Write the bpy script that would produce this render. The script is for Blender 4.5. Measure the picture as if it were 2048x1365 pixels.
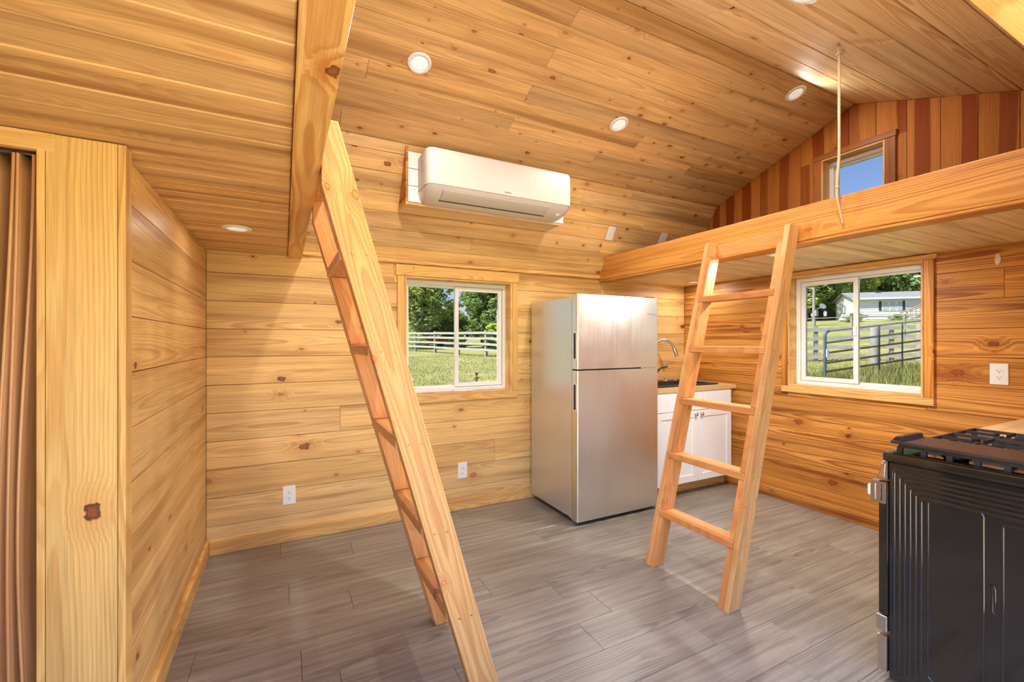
import bpy, bmesh, math, random
from mathutils import Vector as V3, Matrix, noise as mnoise

for o in list(bpy.data.objects):
    bpy.data.objects.remove(o)
S = bpy.context.scene
COL = S.collection
RND = random.Random(7)

# ------------------------------------------------------------------ camera
CAM_H, YAW = 1.34, 0.473593
cd = bpy.data.cameras.new('camera')
cd.sensor_width = 36.0
cd.lens = 888.3 / 2048 * 36.0
cd.shift_y = 0.0005
cd.clip_start, cd.clip_end = 0.02, 500
cam = bpy.data.objects.new('camera', cd)
COL.objects.link(cam)
cam.location = (0, 0, CAM_H)
cam.rotation_euler = (math.pi / 2, 0, -YAW)
S.camera = cam

# ------------------------------------------------------------------ world, sun, exposure
SKY_STRENGTH, SUN_STRENGTH, LAMP_W = 0.62, 50.0, 15.0
S.view_settings.view_transform = 'Standard'
S.view_settings.look = 'None'
S.view_settings.gamma = 1.0
S.view_settings.exposure = 0.3
S.view_settings.use_curve_mapping = False
wd = bpy.data.worlds.new('world')
S.world = wd
wd.use_nodes = True
wn = wd.node_tree
wn.nodes.clear()
S.cycles.caustics_reflective = False
S.cycles.caustics_refractive = False
S.cycles.max_bounces = 7
S.cycles.glossy_bounces = 3
S.cycles.transmission_bounces = 3
S.cycles.adaptive_threshold = 0.025
w_out = wn.nodes.new('ShaderNodeOutputWorld')
w_bg = wn.nodes.new('ShaderNodeBackground')
w_sky = wn.nodes.new('ShaderNodeTexSky')
w_sky.sky_type = 'NISHITA'
w_sky.sun_disc = False
w_sky.sun_elevation = math.radians(52)
w_sky.sun_rotation = math.radians(-85)
w_sky.air_density = 1.3
w_sky.dust_density = 0.4
w_sky.ozone_density = 3.0
w_bg.inputs['Strength'].default_value = SKY_STRENGTH
w_tint = wn.nodes.new('ShaderNodeMix')
w_tint.data_type = 'RGBA'
w_tint.blend_type = 'MULTIPLY'
w_tint.inputs[0].default_value = 1.0
w_tint.inputs[7].default_value = (0.95, 0.93, 1.2, 1)
wn.links.new(w_sky.outputs[0], w_tint.inputs[6])
wn.links.new(w_tint.outputs[2], w_bg.inputs['Color'])
wn.links.new(w_bg.outputs[0], w_out.inputs['Surface'])
sd = bpy.data.lights.new('sun', 'SUN')
sd.energy = SUN_STRENGTH
sd.color = (1.0, 0.95, 0.86)
sd.angle = 0.01
sun = bpy.data.objects.new('sun', sd)
COL.objects.link(sun)
sun.location = (-20, 5, 30)
sun.rotation_euler = V3((0.74, -0.19, -1.0)).to_track_quat('-Z', 'Y').to_euler()

# ------------------------------------------------------------------ helpers
WL = {}          # world location of each parent (none of them is rotated)


def put(o, parent=None):
    COL.objects.link(o)
    if parent is not None:
        o.parent = parent
    return o


def tag(o, label, cat=None, group=None, kind=None):
    if label:
        o['label'] = label
    if cat:
        o['category'] = cat
    if group:
        o['group'] = group
    if kind:
        o['kind'] = kind
    return o


def thing(name, label, cat, loc=(0, 0, 0), group=None, kind=None):
    o = bpy.data.objects.new(name, None)
    o.empty_display_size = 0.05
    o.location = loc
    put(o)
    WL[o] = V3(loc)
    return tag(o, label, cat, group, kind)


def wl(parent):
    return WL.get(parent, V3((0, 0, 0))) if parent is not None else V3((0, 0, 0))


class MB:
    def __init__(self):
        self.v, self.f, self.sm = [], [], []

    def add(self, vs, fs, smooth=False):
        n = len(self.v)
        self.v += [tuple(p) for p in vs]
        for f in fs:
            self.f.append(tuple(i + n for i in f))
            self.sm.append(smooth)
        return self

    def box(self, a, b):
        x0, y0, z0 = (min(a[i], b[i]) for i in range(3))
        x1, y1, z1 = (max(a[i], b[i]) for i in range(3))
        return self.add([(x0, y0, z0), (x1, y0, z0), (x1, y1, z0), (x0, y1, z0),
                         (x0, y0, z1), (x1, y0, z1), (x1, y1, z1), (x0, y1, z1)],
                        [(0, 3, 2, 1), (4, 5, 6, 7), (0, 1, 5, 4), (1, 2, 6, 5), (2, 3, 7, 6), (3, 0, 4, 7)])

    def bbox(self, a, b, r=0.004, seg=2):
        bm = bmesh.new()
        bmesh.ops.create_cube(bm, size=1)
        c = [(a[i] + b[i]) / 2 for i in range(3)]
        d = [abs(b[i] - a[i]) for i in range(3)]
        for v in bm.verts:
            v.co = V3((c[0] + v.co.x * d[0], c[1] + v.co.y * d[1], c[2] + v.co.z * d[2]))
        bmesh.ops.bevel(bm, geom=list(bm.edges), offset=r, segments=seg, affect='EDGES', profile=0.6)
        bm.verts.index_update()
        self.add([v.co[:] for v in bm.verts], [[v.index for v in f.verts] for f in bm.faces])
        bm.free()
        return self

    def prism(self, pts, axis, a, b):
        # pts in the two other axes (in order), extruded along axis from a to b
        n = len(pts)

        def mk(p, t):
            if axis == 0:
                return (t, p[0], p[1])
            if axis == 1:
                return (p[0], t, p[1])
            return (p[0], p[1], t)
        vs = [mk(p, a) for p in pts] + [mk(p, b) for p in pts]
        fs = [tuple(range(n))[::-1], tuple(range(n, 2 * n))]
        fs += [(i, (i + 1) % n, n + (i + 1) % n, n + i) for i in range(n)]
        return self.add(vs, fs)

    def tube(self, path, r, seg=10, caps=True, smooth=True, radii=None):
        path = [V3(p) for p in path]
        n = len(path)
        vs = []
        prev = None
        for i, p in enumerate(path):
            t = (path[min(i + 1, n - 1)] - path[max(i - 1, 0)]).normalized()
            if prev is None:
                ref = V3((0, 0, 1)) if abs(t.z) < 0.9 else V3((1, 0, 0))
                a = t.cross(ref).normalized()
            else:
                a = (prev - t * prev.dot(t)).normalized()
            prev = a
            b = t.cross(a)
            rr = radii[i] if radii else r
            for k in range(seg):
                th = 2 * math.pi * k / seg
                vs.append(p + (a * math.cos(th) + b * math.sin(th)) * rr)
        fs = []
        for i in range(n - 1):
            for k in range(seg):
                fs.append((i * seg + k, i * seg + (k + 1) % seg, (i + 1) * seg + (k + 1) % seg, (i + 1) * seg + k))
        self.add(vs, fs, smooth)
        if caps:
            self.add(vs[:seg], [tuple(range(seg))[::-1]])
            self.add(vs[-seg:], [tuple(range(seg))])
        return self

    def lathe(self, prof, c, ax, seg=24, smooth=True):
        # prof: list of (radius, height along ax); c centre, ax unit axis
        ax = V3(ax).normalized()
        a = ax.orthogonal().normalized()
        b = ax.cross(a)
        c = V3(c)
        vs = []
        for r, h in prof:
            for k in range(seg):
                th = 2 * math.pi * k / seg
                vs.append(c + ax * h + (a * math.cos(th) + b * math.sin(th)) * r)
        fs = []
        for i in range(len(prof) - 1):
            for k in range(seg):
                fs.append((i * seg + k, i * seg + (k + 1) % seg, (i + 1) * seg + (k + 1) % seg, (i + 1) * seg + k))
        self.add(vs, fs, smooth)
        self.add(vs[:seg], [tuple(range(seg))[::-1]])
        self.add(vs[-seg:], [tuple(range(seg))])
        return self

    def build(self, name, mat, parent=None, fix=True):
        me = bpy.data.meshes.new(name)
        off = wl(parent)
        me.from_pydata([(p[0] - off.x, p[1] - off.y, p[2] - off.z) for p in self.v], [], self.f)
        me.polygons.foreach_set('use_smooth', self.sm)
        if fix:
            bm = bmesh.new()
            bm.from_mesh(me)
            bmesh.ops.recalc_face_normals(bm, faces=bm.faces)
            bm.to_mesh(me)
            bm.free()
        me.materials.append(mat)
        me.update()
        o = bpy.data.objects.new(name, me)
        put(o, parent)
        WL[o] = off.copy()
        return o


class Frame:
    def __init__(self, O, U, V, N=None):
        self.O, self.U, self.V = V3(O), V3(U).normalized(), V3(V).normalized()
        self.N = self.U.cross(self.V).normalized()

    def p(self, u, v, n=0.0):
        return self.O + self.U * u + self.V * v + self.N * n


_boxcache = {}


def boardmesh(L, W, T, ch):
    bm = bmesh.new()
    bmesh.ops.create_cube(bm, size=1)
    for v in bm.verts:
        v.co = V3((v.co.x * L, v.co.y * W, v.co.z * T))
    if ch > 0:
        if ch >= 0.004:
            bmesh.ops.bevel(bm, geom=list(bm.edges), offset=ch, segments=2, affect='EDGES', profile=0.6)
        else:
            es = [e for e in bm.edges if all(v.co.z > 0 for v in e.verts)]
            bmesh.ops.bevel(bm, geom=es, offset=ch, segments=1, affect='EDGES')
    return bm


def board(name, mat, parent, fr, u0, u1, v0, v1, n0, n1, grain='u', ch=0.0015):
    """A board in frame coordinates; local x runs along the grain."""
    c = fr.p((u0 + u1) / 2, (v0 + v1) / 2, (n0 + n1) / 2)
    if grain == 'u':
        ax, ay, az, L, W, T = fr.U, fr.V, fr.N, abs(u1 - u0), abs(v1 - v0), abs(n1 - n0)
    elif grain == 'v':
        ax, ay, az, L, W, T = fr.V, -fr.U, fr.N, abs(v1 - v0), abs(u1 - u0), abs(n1 - n0)
    else:
        ax, ay, az, L, W, T = fr.N, fr.U, fr.V, abs(n1 - n0), abs(u1 - u0), abs(v1 - v0)
    bm = boardmesh(L, W, T, ch)
    return _finish(name, mat, parent, bm, ax, ay, az, c)


def _finish(name, mat, parent, bm, ax, ay, az, c):
    me = bpy.data.meshes.new(name)
    bmesh.ops.recalc_face_normals(bm, faces=bm.faces)
    bm.to_mesh(me)
    bm.free()
    me.materials.append(mat)
    o = bpy.data.objects.new(name, me)
    put(o, parent)
    off = c - wl(parent)
    o.matrix_local = Matrix(((ax.x, ay.x, az.x, off.x), (ax.y, ay.y, az.y, off.y), (ax.z, ay.z, az.z, off.z), (0, 0, 0, 1)))
    return o


def polyboard(name, mat, parent, fr, pts, n0, n1, grain='v', ch=0.0):
    """A board of any outline (pts are (u, v)); local x runs along the grain."""
    cu = sum(p[0] for p in pts) / len(pts)
    cv = sum(p[1] for p in pts) / len(pts)
    c = fr.p(cu, cv, (n0 + n1) / 2)
    T = abs(n1 - n0)
    bm = bmesh.new()
    if grain == 'v':
        ax, ay, az = fr.V, -fr.U, fr.N
        loc = [(p[1] - cv, -(p[0] - cu)) for p in pts]
    else:
        ax, ay, az = fr.U, fr.V, fr.N
        loc = [(p[0] - cu, p[1] - cv) for p in pts]
    lo = [bm.verts.new((a, b, -T / 2)) for a, b in loc]
    hi = [bm.verts.new((a, b, T / 2)) for a, b in loc]
    n = len(loc)
    bm.faces.new(lo[::-1])
    bm.faces.new(hi)
    for i in range(n):
        bm.faces.new((lo[i], lo[(i + 1) % n], hi[(i + 1) % n], hi[i]))
    if ch:
        bmesh.ops.bevel(bm, geom=list(bm.edges), offset=ch, segments=2, affect='EDGES', profile=0.6)
    return _finish(name, mat, parent, bm, ax, ay, az, c)


def minus(r, h):
    """rect (u0,u1,v0,v1) minus hole -> list of rects"""
    u0, u1, v0, v1 = r
    a0, a1, b0, b1 = h
    if a1 <= u0 or a0 >= u1 or b1 <= v0 or b0 >= v1:
        return [r]
    out = []
    if a0 > u0:
        out.append((u0, a0, v0, v1))
    if a1 < u1:
        out.append((a1, u1, v0, v1))
    m0, m1 = max(u0, a0), min(u1, a1)
    if b0 > v0:
        out.append((m0, m1, v0, b0))
    if b1 < v1:
        out.append((m0, m1, b1, v1))
    return [q for q in out if q[1] - q[0] > 0.004 and q[3] - q[2] > 0.004]


def text_mesh(name, txt, size, mat, parent, fr, u, v, n, depth=0.0006, align='CENTER', sx=1.0):
    cu = bpy.data.curves.new(name, 'FONT')
    cu.body = txt
    cu.size = size
    cu.align_x = align
    cu.align_y = 'CENTER'
    cu.extrude = depth
    cu.resolution_u = 2
    tmp = bpy.data.objects.new(name, cu)
    me = bpy.data.meshes.new_from_object(tmp)
    bpy.data.objects.remove(tmp)
    bpy.data.curves.remove(cu)
    me.transform(Matrix.Diagonal((sx, 1, 1, 1)))
    me.materials.clear()
    me.materials.append(mat)
    o = bpy.data.objects.new(name, me)
    put(o, parent)
    c = fr.p(u, v, n) - wl(parent)
    A, B, Cc = fr.U, fr.V, fr.N
    o.matrix_local = Matrix(((A.x, B.x, Cc.x, c.x), (A.y, B.y, Cc.y, c.y), (A.z, B.z, Cc.z, c.z), (0, 0, 0, 1)))
    return o


# ------------------------------------------------------------------ materials
def srgb(r, g, b):
    f = lambda c: (c / 255 / 12.92) if c / 255 <= 0.04045 else ((c / 255 + 0.055) / 1.055) ** 2.4
    return (f(r), f(g), f(b), 1)


class NT:
    def __init__(self, name):
        self.m = bpy.data.materials.new(name)
        self.m.use_nodes = True
        self.t = self.m.node_tree
        self.t.nodes.clear()
        self.out = self.n('ShaderNodeOutputMaterial')

    def n(self, kind, **kw):
        nd = self.t.nodes.new(kind)
        for k, v in kw.items():
            setattr(nd, k, v)
        return nd

    def set(self, sock, val):
        if isinstance(val, bpy.types.NodeSocket):
            self.t.links.new(val, sock)
        else:
            sock.default_value = val

    def math(self, op, a, b=0.0, c=0.0, clamp=False):
        nd = self.n('ShaderNodeMath', operation=op, use_clamp=clamp)
        self.set(nd.inputs[0], a)
        self.set(nd.inputs[1], b)
        if len(nd.inputs) > 2:
            self.set(nd.inputs[2], c)
        return nd.outputs[0]

    def mr(self, v, a, b, c=0.0, d=1.0, smooth=True):
        nd = self.n('ShaderNodeMapRange')
        nd.interpolation_type = 'SMOOTHSTEP' if smooth else 'LINEAR'
        self.set(nd.inputs[0], v)
        for i, x in enumerate((a, b, c, d)):
            self.set(nd.inputs[1 + i], x)
        return nd.outputs[0]

    def mix(self, f, a, b, blend='MIX'):
        nd = self.n('ShaderNodeMix', data_type='RGBA', blend_type=blend)
        self.set(nd.inputs[0], f)
        self.set(nd.inputs[6], a)
        self.set(nd.inputs[7], b)
        return nd.outputs[2]

    def vec(self, x, y, z):
        nd = self.n('ShaderNodeCombineXYZ')
        for i, v in enumerate((x, y, z)):
            self.set(nd.inputs[i], v)
        return nd.outputs[0]

    def vmul(self, v, s):
        nd = self.n('ShaderNodeVectorMath', operation='MULTIPLY')
        self.set(nd.inputs[0], v)
        self.set(nd.inputs[1], s)
        return nd.outputs[0]

    def vadd(self, v, s):
        nd = self.n('ShaderNodeVectorMath', operation='ADD')
        self.set(nd.inputs[0], v)
        self.set(nd.inputs[1], s)
        return nd.outputs[0]

    def noise(self, v, scale=1.0, detail=2.0, rough=0.5):
        nd = self.n('ShaderNodeTexNoise')
        self.set(nd.inputs['Vector'], v)
        nd.inputs['Scale'].default_value = scale
        nd.inputs['Detail'].default_value = detail
        nd.inputs['Roughness'].default_value = rough
        return nd.outputs[0]

    def coords(self):
        tc = self.n('ShaderNodeTexCoord')
        return tc.outputs['Object']

    def bsdf(self, col, rough=0.5, metal=0.0, normal=None, spec=0.5, coat=0.0, coat_rough=0.1):
        b = self.n('ShaderNodeBsdfPrincipled')
        self.set(b.inputs['Base Color'], col)
        self.set(b.inputs['Roughness'], rough)
        self.set(b.inputs['Metallic'], metal)
        b.inputs['Specular IOR Level'].default_value = spec
        b.inputs['Coat Weight'].default_value = coat
        b.inputs['Coat Roughness'].default_value = coat_rough
        if normal is not None:
            self.t.links.new(normal, b.inputs['Normal'])
        self.t.links.new(b.outputs[0], self.out.inputs[0])
        return b

    def bump(self, h, strength=0.2, dist=0.001):
        nd = self.n('ShaderNodeBump')
        nd.inputs['Strength'].default_value = strength
        nd.inputs['Distance'].default_value = dist
        self.set(nd.inputs['Height'], h)
        return nd.outputs[0]


def plain(name, col, rough=0.5, metal=0.0, spec=0.5, var=0.06, vscale=30, coat=0.0):
    t = NT(name)
    c = t.coords()
    n = t.noise(c, vscale, 3)
    k = t.mr(n, 0.3, 0.7, 1 - var, 1 + var * 0.5, smooth=False)
    colr = t.mix(1.0, col, t.vec(k, k, k), 'MULTIPLY')
    rr = t.mr(n, 0.3, 0.7, rough * 0.9, min(1, rough * 1.15), smooth=False) if var > 0.025 else rough
    t.bsdf(colr, rr, metal, spec=spec, coat=coat)
    return t.m


def wood(name, light, dark, heart, tone=0.14, ring=150.0, contrast=0.55, knots=0.35, kscale=(2.6, 6.5),
         heartw=0.0, rough=0.42, knotcol=(70, 34, 14), ksize=1.0, streak=0.16, spec=0.45, pith=0.055, prob=None):
    t = NT(name)
    oi = t.n('ShaderNodeObjectInfo')
    r1 = oi.outputs['Random']
    r2 = t.math('FRACT', t.math('MULTIPLY', r1, 17.31))
    r3 = t.math('FRACT', t.math('MULTIPLY', r1, 41.77))
    p = t.coords()
    sp = t.n('ShaderNodeSeparateXYZ')
    t.t.links.new(p, sp.inputs[0])
    x, y, z = sp.outputs
    off = t.vec(t.math('MULTIPLY', r1, 211.0), t.math('MULTIPLY', r2, 97.0), t.math('MULTIPLY', r3, 53.0))
    q = t.vadd(p, off)
    qs = t.n('ShaderNodeSeparateXYZ')
    t.t.links.new(q, qs.inputs[0])
    # knots: sparse cells
    vo = t.n('ShaderNodeTexVoronoi', voronoi_dimensions='2D', feature='F1')
    t.t.links.new(t.vec(t.math('MULTIPLY', qs.outputs[0], kscale[0]), t.math('MULTIPLY', qs.outputs[1], kscale[1]), 0.0), vo.inputs['Vector'])
    vo.inputs['Scale'].default_value = 1.0
    cs = t.n('ShaderNodeSeparateXYZ')
    t.t.links.new(vo.outputs['Color'], cs.inputs[0])
    keep = t.math('GREATER_THAN', cs.outputs[0], 1.0 - knots)
    # distance in metres (local) using the cell position
    ps = t.n('ShaderNodeSeparateXYZ')
    t.t.links.new(vo.outputs['Position'], ps.inputs[0])
    dx = t.math('SUBTRACT', qs.outputs[0], t.math('DIVIDE', ps.outputs[0], kscale[0]))
    dy = t.math('SUBTRACT', qs.outputs[1], t.math('DIVIDE', ps.outputs[1], kscale[1]))
    wob = t.noise(q, 60.0, 1)
    dk = t.math('SQRT', t.math('ADD', t.math('MULTIPLY', t.math('MULTIPLY', dx, 0.62), t.math('MULTIPLY', dx, 0.62)), t.math('MULTIPLY', dy, dy)))
    kr = t.math('MULTIPLY', t.math('MULTIPLY_ADD', t.math('MULTIPLY', cs.outputs[1], cs.outputs[1]), 0.0125, 0.0028), ksize)
    dk = t.math('ADD', dk, t.math('MULTIPLY', t.math('SUBTRACT', wob, 0.5), t.math('MULTIPLY', kr, 1.3)))
    kmask = t.math('MULTIPLY', keep, t.mr(dk, t.math('MULTIPLY', kr, 0.85), t.math('MULTIPLY', kr, 1.15), 1.0, 0.0))
    khalo = t.math('MULTIPLY', keep, t.mr(dk, kr, t.math('MULTIPLY', kr, 4.5), 1.0, 0.0))
    # growth rings of a flat-sawn board
    n1 = t.noise(t.vmul(q, (1.1, 3.5, 3.5)), 1.0, 1)
    n2 = t.noise(t.vmul(q, (5.0, 22.0, 22.0)), 1.0, 1)
    yy = t.math('ADD', t.math('ADD', y, t.math('MULTIPLY', t.math('SUBTRACT', r2, 0.5), 0.14)), t.math('MULTIPLY', t.math('SUBTRACT', n1, 0.5), 0.045))
    nd = t.noise(t.vmul(q, (0.75, 0.0, 0.0)), 1.0, 1)
    dd = t.math('MULTIPLY_ADD', nd, pith * 1.7, pith * 0.15)
    rad = t.math('SQRT', t.math('ADD', t.math('MULTIPLY', yy, yy), t.math('MULTIPLY', dd, dd)))
    rad = t.math('ADD', rad, t.math('MULTIPLY', t.math('SUBTRACT', n2, 0.5), 0.005))
    rad = t.math('ADD', rad, t.math('MULTIPLY', khalo, 0.016))
    rg = t.math('MULTIPLY', rad, ring)
    fr = t.math('FRACT', rg)
    band = t.math('MULTIPLY', t.mr(fr, 0.15, 0.82, 0.0, 1.0), t.mr(fr, 0.86, 1.0, 1.0, 0.0))
    rsel = t.noise(t.vec(t.math('FLOOR', rg), r1, 0.0), 3.3, 0)
    band = t.math('MULTIPLY', band, t.mr(rsel, 0.25, 0.7, 0.35, 1.0))
    fine = t.noise(t.vmul(q, (7.0, 420.0, 420.0)), 1.0, 0)
    strk = t.noise(t.vmul(q, (0.8, 16.0, 16.0)), 1.0, 2)
    col = t.mix(t.math('MULTIPLY', band, contrast), light, dark)
    if heartw > 0:
        hm = t.mr(t.math('ABSOLUTE', t.math('ADD', yy, t.math('MULTIPLY', t.math('SUBTRACT', strk, 0.5), 0.06))), heartw, heartw + 0.010, 1.0, 0.0)
        hm = t.math('MULTIPLY', hm, t.mr(r3, 0.0, 0.3, 0.6, 1.0))
        col = t.mix(hm, col, heart, 'MIX')
        col = t.mix(t.math('MULTIPLY', band, contrast * 0.5), col, dark)
    else:
        hm = t.mr(strk, 0.5, 0.72, 0.0, 1.0)
        col = t.mix(t.math('MULTIPLY', hm, streak * 2.2), col, heart)
    tn = t.mr(r3, 0.0, 1.0, 1 - tone, 1 + tone * 0.55, smooth=False)
    tg = t.mr(r1, 0.0, 1.0, 1 - tone * 1.0, 1 + tone * 0.5, smooth=False)
    col = t.mix(1.0, col, t.vec(tn, t.math('MULTIPLY', tn, t.math('MULTIPLY_ADD', tg, 0.3, 0.725)), t.math('MULTIPLY', tn, tg)), 'MULTIPLY')
    fk = t.mr(fine, 0.3, 0.75, 1.05, 0.86, smooth=False)
    sk = t.mr(strk, 0.25, 0.75, 1 + streak * 0.4, 1 - streak, smooth=False)
    k = t.math('MULTIPLY', fk, sk)
    col = t.mix(1.0, col, t.vec(k, k, k), 'MULTIPLY')
    col = t.mix(t.math('MULTIPLY', khalo, 0.42), col, t.mix(0.5, dark, heart))
    kc = t.mix(t.mr(dk, t.math('MULTIPLY', kr, 0.35), t.math('MULTIPLY', kr, 0.95), 0.0, 1.0), srgb(knotcol[0] * 1.9, knotcol[1] * 1.9, knotcol[2] * 1.8), srgb(*knotcol))
    col = t.mix(t.math('MULTIPLY', kmask, t.mr(cs.outputs[2], 0.0, 0.8, 0.45, 0.95)), col, kc)
    rr = t.mr(strk, 0.2, 0.8, rough * 0.85, rough * 1.2, smooth=False)
    t.bsdf(col, rr, 0.0, spec=spec)
    return t.m


M = {}
M['wall'] = wood('knotty_pine_wall', srgb(234, 190, 126), srgb(192, 124, 62), srgb(196, 128, 68), tone=0.13, knots=0.34, contrast=0.56, ring=115, ksize=1.5, streak=0.24, spec=0.35)
M['wall_r'] = wood('heart_pine_wall', srgb(222, 154, 76), srgb(150, 74, 24), srgb(158, 78, 30), tone=0.18, knots=0.30, contrast=0.85, ring=105, ksize=1.5, streak=0.36, spec=0.3)
M['ceil'] = wood('spruce_ceiling', srgb(232, 188, 130), srgb(198, 144, 88), srgb(192, 136, 84), tone=0.18, knots=0.42, kscale=(4.6, 12.0),
                 contrast=0.5, ring=100, ksize=0.95, rough=0.6, knotcol=(92, 48, 22), streak=0.26, spec=0.2)
M['ceil_wide'] = wood('wide_pine_ceiling', srgb(250, 216, 164), srgb(206, 148, 90), srgb(212, 156, 100), tone=0.08, knots=0.30, contrast=0.65, ring=110, rough=0.65, ksize=1.2, spec=0.1)
M['cedar'] = wood('cedar_soffit', srgb(230, 182, 120), srgb(194, 134, 72), srgb(186, 122, 62), tone=0.14, knots=0.22, contrast=0.45, ring=260, pith=0.12, ksize=0.9, streak=0.30, rough=0.5, spec=0.25)
M['soffit_r'] = wood('pale_pine_soffit', srgb(250, 226, 180), srgb(216, 170, 112), srgb(214, 164, 104), tone=0.08, knots=0.28, contrast=0.42, streak=0.22, spec=0.25)
M['gable'] = wood('heartwood_gable', srgb(204, 130, 58), srgb(146, 78, 28), srgb(150, 72, 26), tone=0.12, knots=0.18, heartw=0.034, contrast=0.45, ring=170, rough=0.6, spec=0.15)
M['beam'] = wood('pine_beam', srgb(232, 180, 106), srgb(190, 116, 48), srgb(196, 120, 54), tone=0.05, knots=0.32, kscale=(1.9, 5.0), contrast=0.85, ring=80, ksize=1.7, spec=0.3)
M['post'] = wood('pine_post', srgb(234, 188, 118), srgb(208, 144, 74), srgb(204, 138, 70), tone=0.05, knots=0.34, kscale=(1.6, 5.0), contrast=0.6, ring=105, ksize=1.15, spec=0.3)
M['beam_r'] = wood('pine_loft_beam', srgb(216, 152, 78), srgb(160, 86, 30), srgb(168, 88, 34), tone=0.05, knots=0.5, kscale=(2.4, 6.0), contrast=0.8, ring=95, ksize=1.9, spec=0.3)
M['trim'] = wood('pine_trim', srgb(232, 184, 114), srgb(196, 128, 58), srgb(198, 128, 60), tone=0.08, knots=0.20, contrast=0.68, ring=130, pith=0.1, spec=0.3)
M['casing_dark'] = wood('red_pine_casing', srgb(172, 104, 56), srgb(126, 66, 30), srgb(120, 62, 30), tone=0.08, knots=0.12, contrast=0.4, ring=240, pith=0.12, spec=0.2)
M['ladder'] = wood('fir_ladder', srgb(218, 166, 108), srgb(184, 118, 64), srgb(188, 118, 68), tone=0.12, knots=0.46, kscale=(3.4, 9.0), contrast=0.6, ring=110, ksize=1.2, rough=0.5, knotcol=(138, 72, 32), spec=0.3)
M['tread'] = wood('fir_tread', srgb(210, 150, 92), srgb(172, 104, 56), srgb(170, 100, 54), tone=0.10, knots=0.15, contrast=0.45, ring=180, rough=0.33, pith=0.1)
M['rung'] = wood('fir_rung', srgb(220, 152, 92), srgb(184, 104, 54), srgb(186, 104, 56), tone=0.12, knots=0.15, contrast=0.45, ring=180, rough=0.45, pith=0.1, spec=0.3)
M['butcher'] = wood('butcher_block', srgb(222, 186, 138), srgb(192, 146, 94), srgb(186, 138, 86), tone=0.05, knots=0.04, contrast=0.3, ring=260, rough=0.35, pith=0.15)


def laminate():
    t = NT('grey_laminate')
    oi = t.n('ShaderNodeObjectInfo')
    r1 = oi.outputs['Random']
    r2 = t.math('FRACT', t.math('MULTIPLY', r1, 23.7))
    p = t.coords()
    q = t.vadd(p, t.vec(t.math('MULTIPLY', r1, 91.0), t.math('MULTIPLY', r2, 57.0), 0.0))
    sp = t.n('ShaderNodeSeparateXYZ')
    t.t.links.new(p, sp.inputs[0])
    a = t.noise(t.vmul(q, (1.5, 34.0, 1.0)), 1.0, 4, 0.62)
    b = t.noise(t.vmul(q, (4.0, 160.0, 1.0)), 1.0, 3)
    n1 = t.noise(t.vmul(q, (1.6, 5.0, 1.0)), 1.0, 2)
    nd = t.noise(t.vmul(q, (1.5, 0.0, 0.0)), 1.0, 2)
    yy = t.math('ADD', t.math('ADD', sp.outputs[1], t.math('MULTIPLY', t.math('SUBTRACT', r2, 0.5), 0.16)), t.math('MULTIPLY', t.math('SUBTRACT', n1, 0.5), 0.05))
    dd = t.math('MULTIPLY_ADD', nd, 0.10, 0.0)
    rad = t.math('SQRT', t.math('ADD', t.math('MULTIPLY', yy, yy), t.math('MULTIPLY', dd, dd)))
    fr = t.math('FRACT', t.math('MULTIPLY', rad, 95.0))
    band = t.math('MULTIPLY', t.mr(fr, 0.2, 0.8), t.mr(fr, 0.85, 1.0, 1.0, 0.0))
    gate = t.mr(t.noise(t.vmul(q, (1.2, 4.0, 1.0)), 1.0, 1), 0.45, 0.62)
    col = t.mix(t.mr(a, 0.25, 0.78), srgb(154, 147, 134), srgb(116, 108, 97))
    col = t.mix(t.math('MULTIPLY', t.math('MULTIPLY', band, gate), 0.5), col, srgb(92, 82, 74))
    k = t.math('MULTIPLY', t.mr(b, 0.3, 0.75, 1.04, 0.92, smooth=False), t.mr(r1, 0, 1, 0.95, 1.03, smooth=False))
    col = t.mix(1.0, col, t.vec(k, k, k), 'MULTIPLY')
    rr = t.mr(a, 0.2, 0.8, 0.24, 0.36, smooth=False)
    t.bsdf(col, rr, 0.0, spec=0.5)
    return t.m


def brushed(name, col, rough, axis_scale, metal=1.0):
    t = NT(name)
    p = t.coords()
    a = t.noise(t.vmul(p, axis_scale), 1.0, 3)
    s = t.noise(p, 3.0, 2, 0.5)
    k = t.mr(a, 0.3, 0.7, 0.95, 1.03, smooth=False)
    colr = t.mix(1.0, col, t.vec(k, k, k), 'MULTIPLY')
    rr = t.math('ADD', t.mr(a, 0.3, 0.7, rough * 0.9, rough * 1.1, smooth=False), t.mr(s, 0.35, 0.7, 0.0, 0.06))
    t.bsdf(colr, rr, metal)
    return t.m


M['floor'] = laminate()
M['steel'] = brushed('brushed_stainless', (0.80, 0.79, 0.77, 1), 0.33, (260.0, 260.0, 2.5))
M['fridge_side'] = brushed('silver_paint', (0.70, 0.70, 0.68, 1), 0.32, (90.0, 90.0, 90.0), metal=0.75)
M['chrome'] = plain('chrome', (0.75, 0.74, 0.72, 1), 0.16, 1.0, var=0.03)
M['satin'] = plain('satin_nickel', (0.60, 0.57, 0.53, 1), 0.28, 1.0, var=0.03)
M['white'] = plain('white_plastic', srgb(232, 228, 222), 0.32, var=0.02)
M['ac_white'] = plain('gloss_white_plastic', srgb(196, 187, 176), 0.42, var=0.0, vscale=2)
M['ac_under'] = plain('white_plastic_underside', srgb(208, 201, 192), 0.42, var=0.0, vscale=2)
M['cab'] = plain('white_cabinet_paint', srgb(233, 231, 230), 0.38, var=0.02)
M['vinyl'] = plain('white_vinyl', srgb(226, 226, 224), 0.35, var=0.02)
M['black'] = plain('black_enamel', (0.010, 0.0085, 0.007, 1), 0.07, spec=0.8, var=0.2, coat=0.5)
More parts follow.
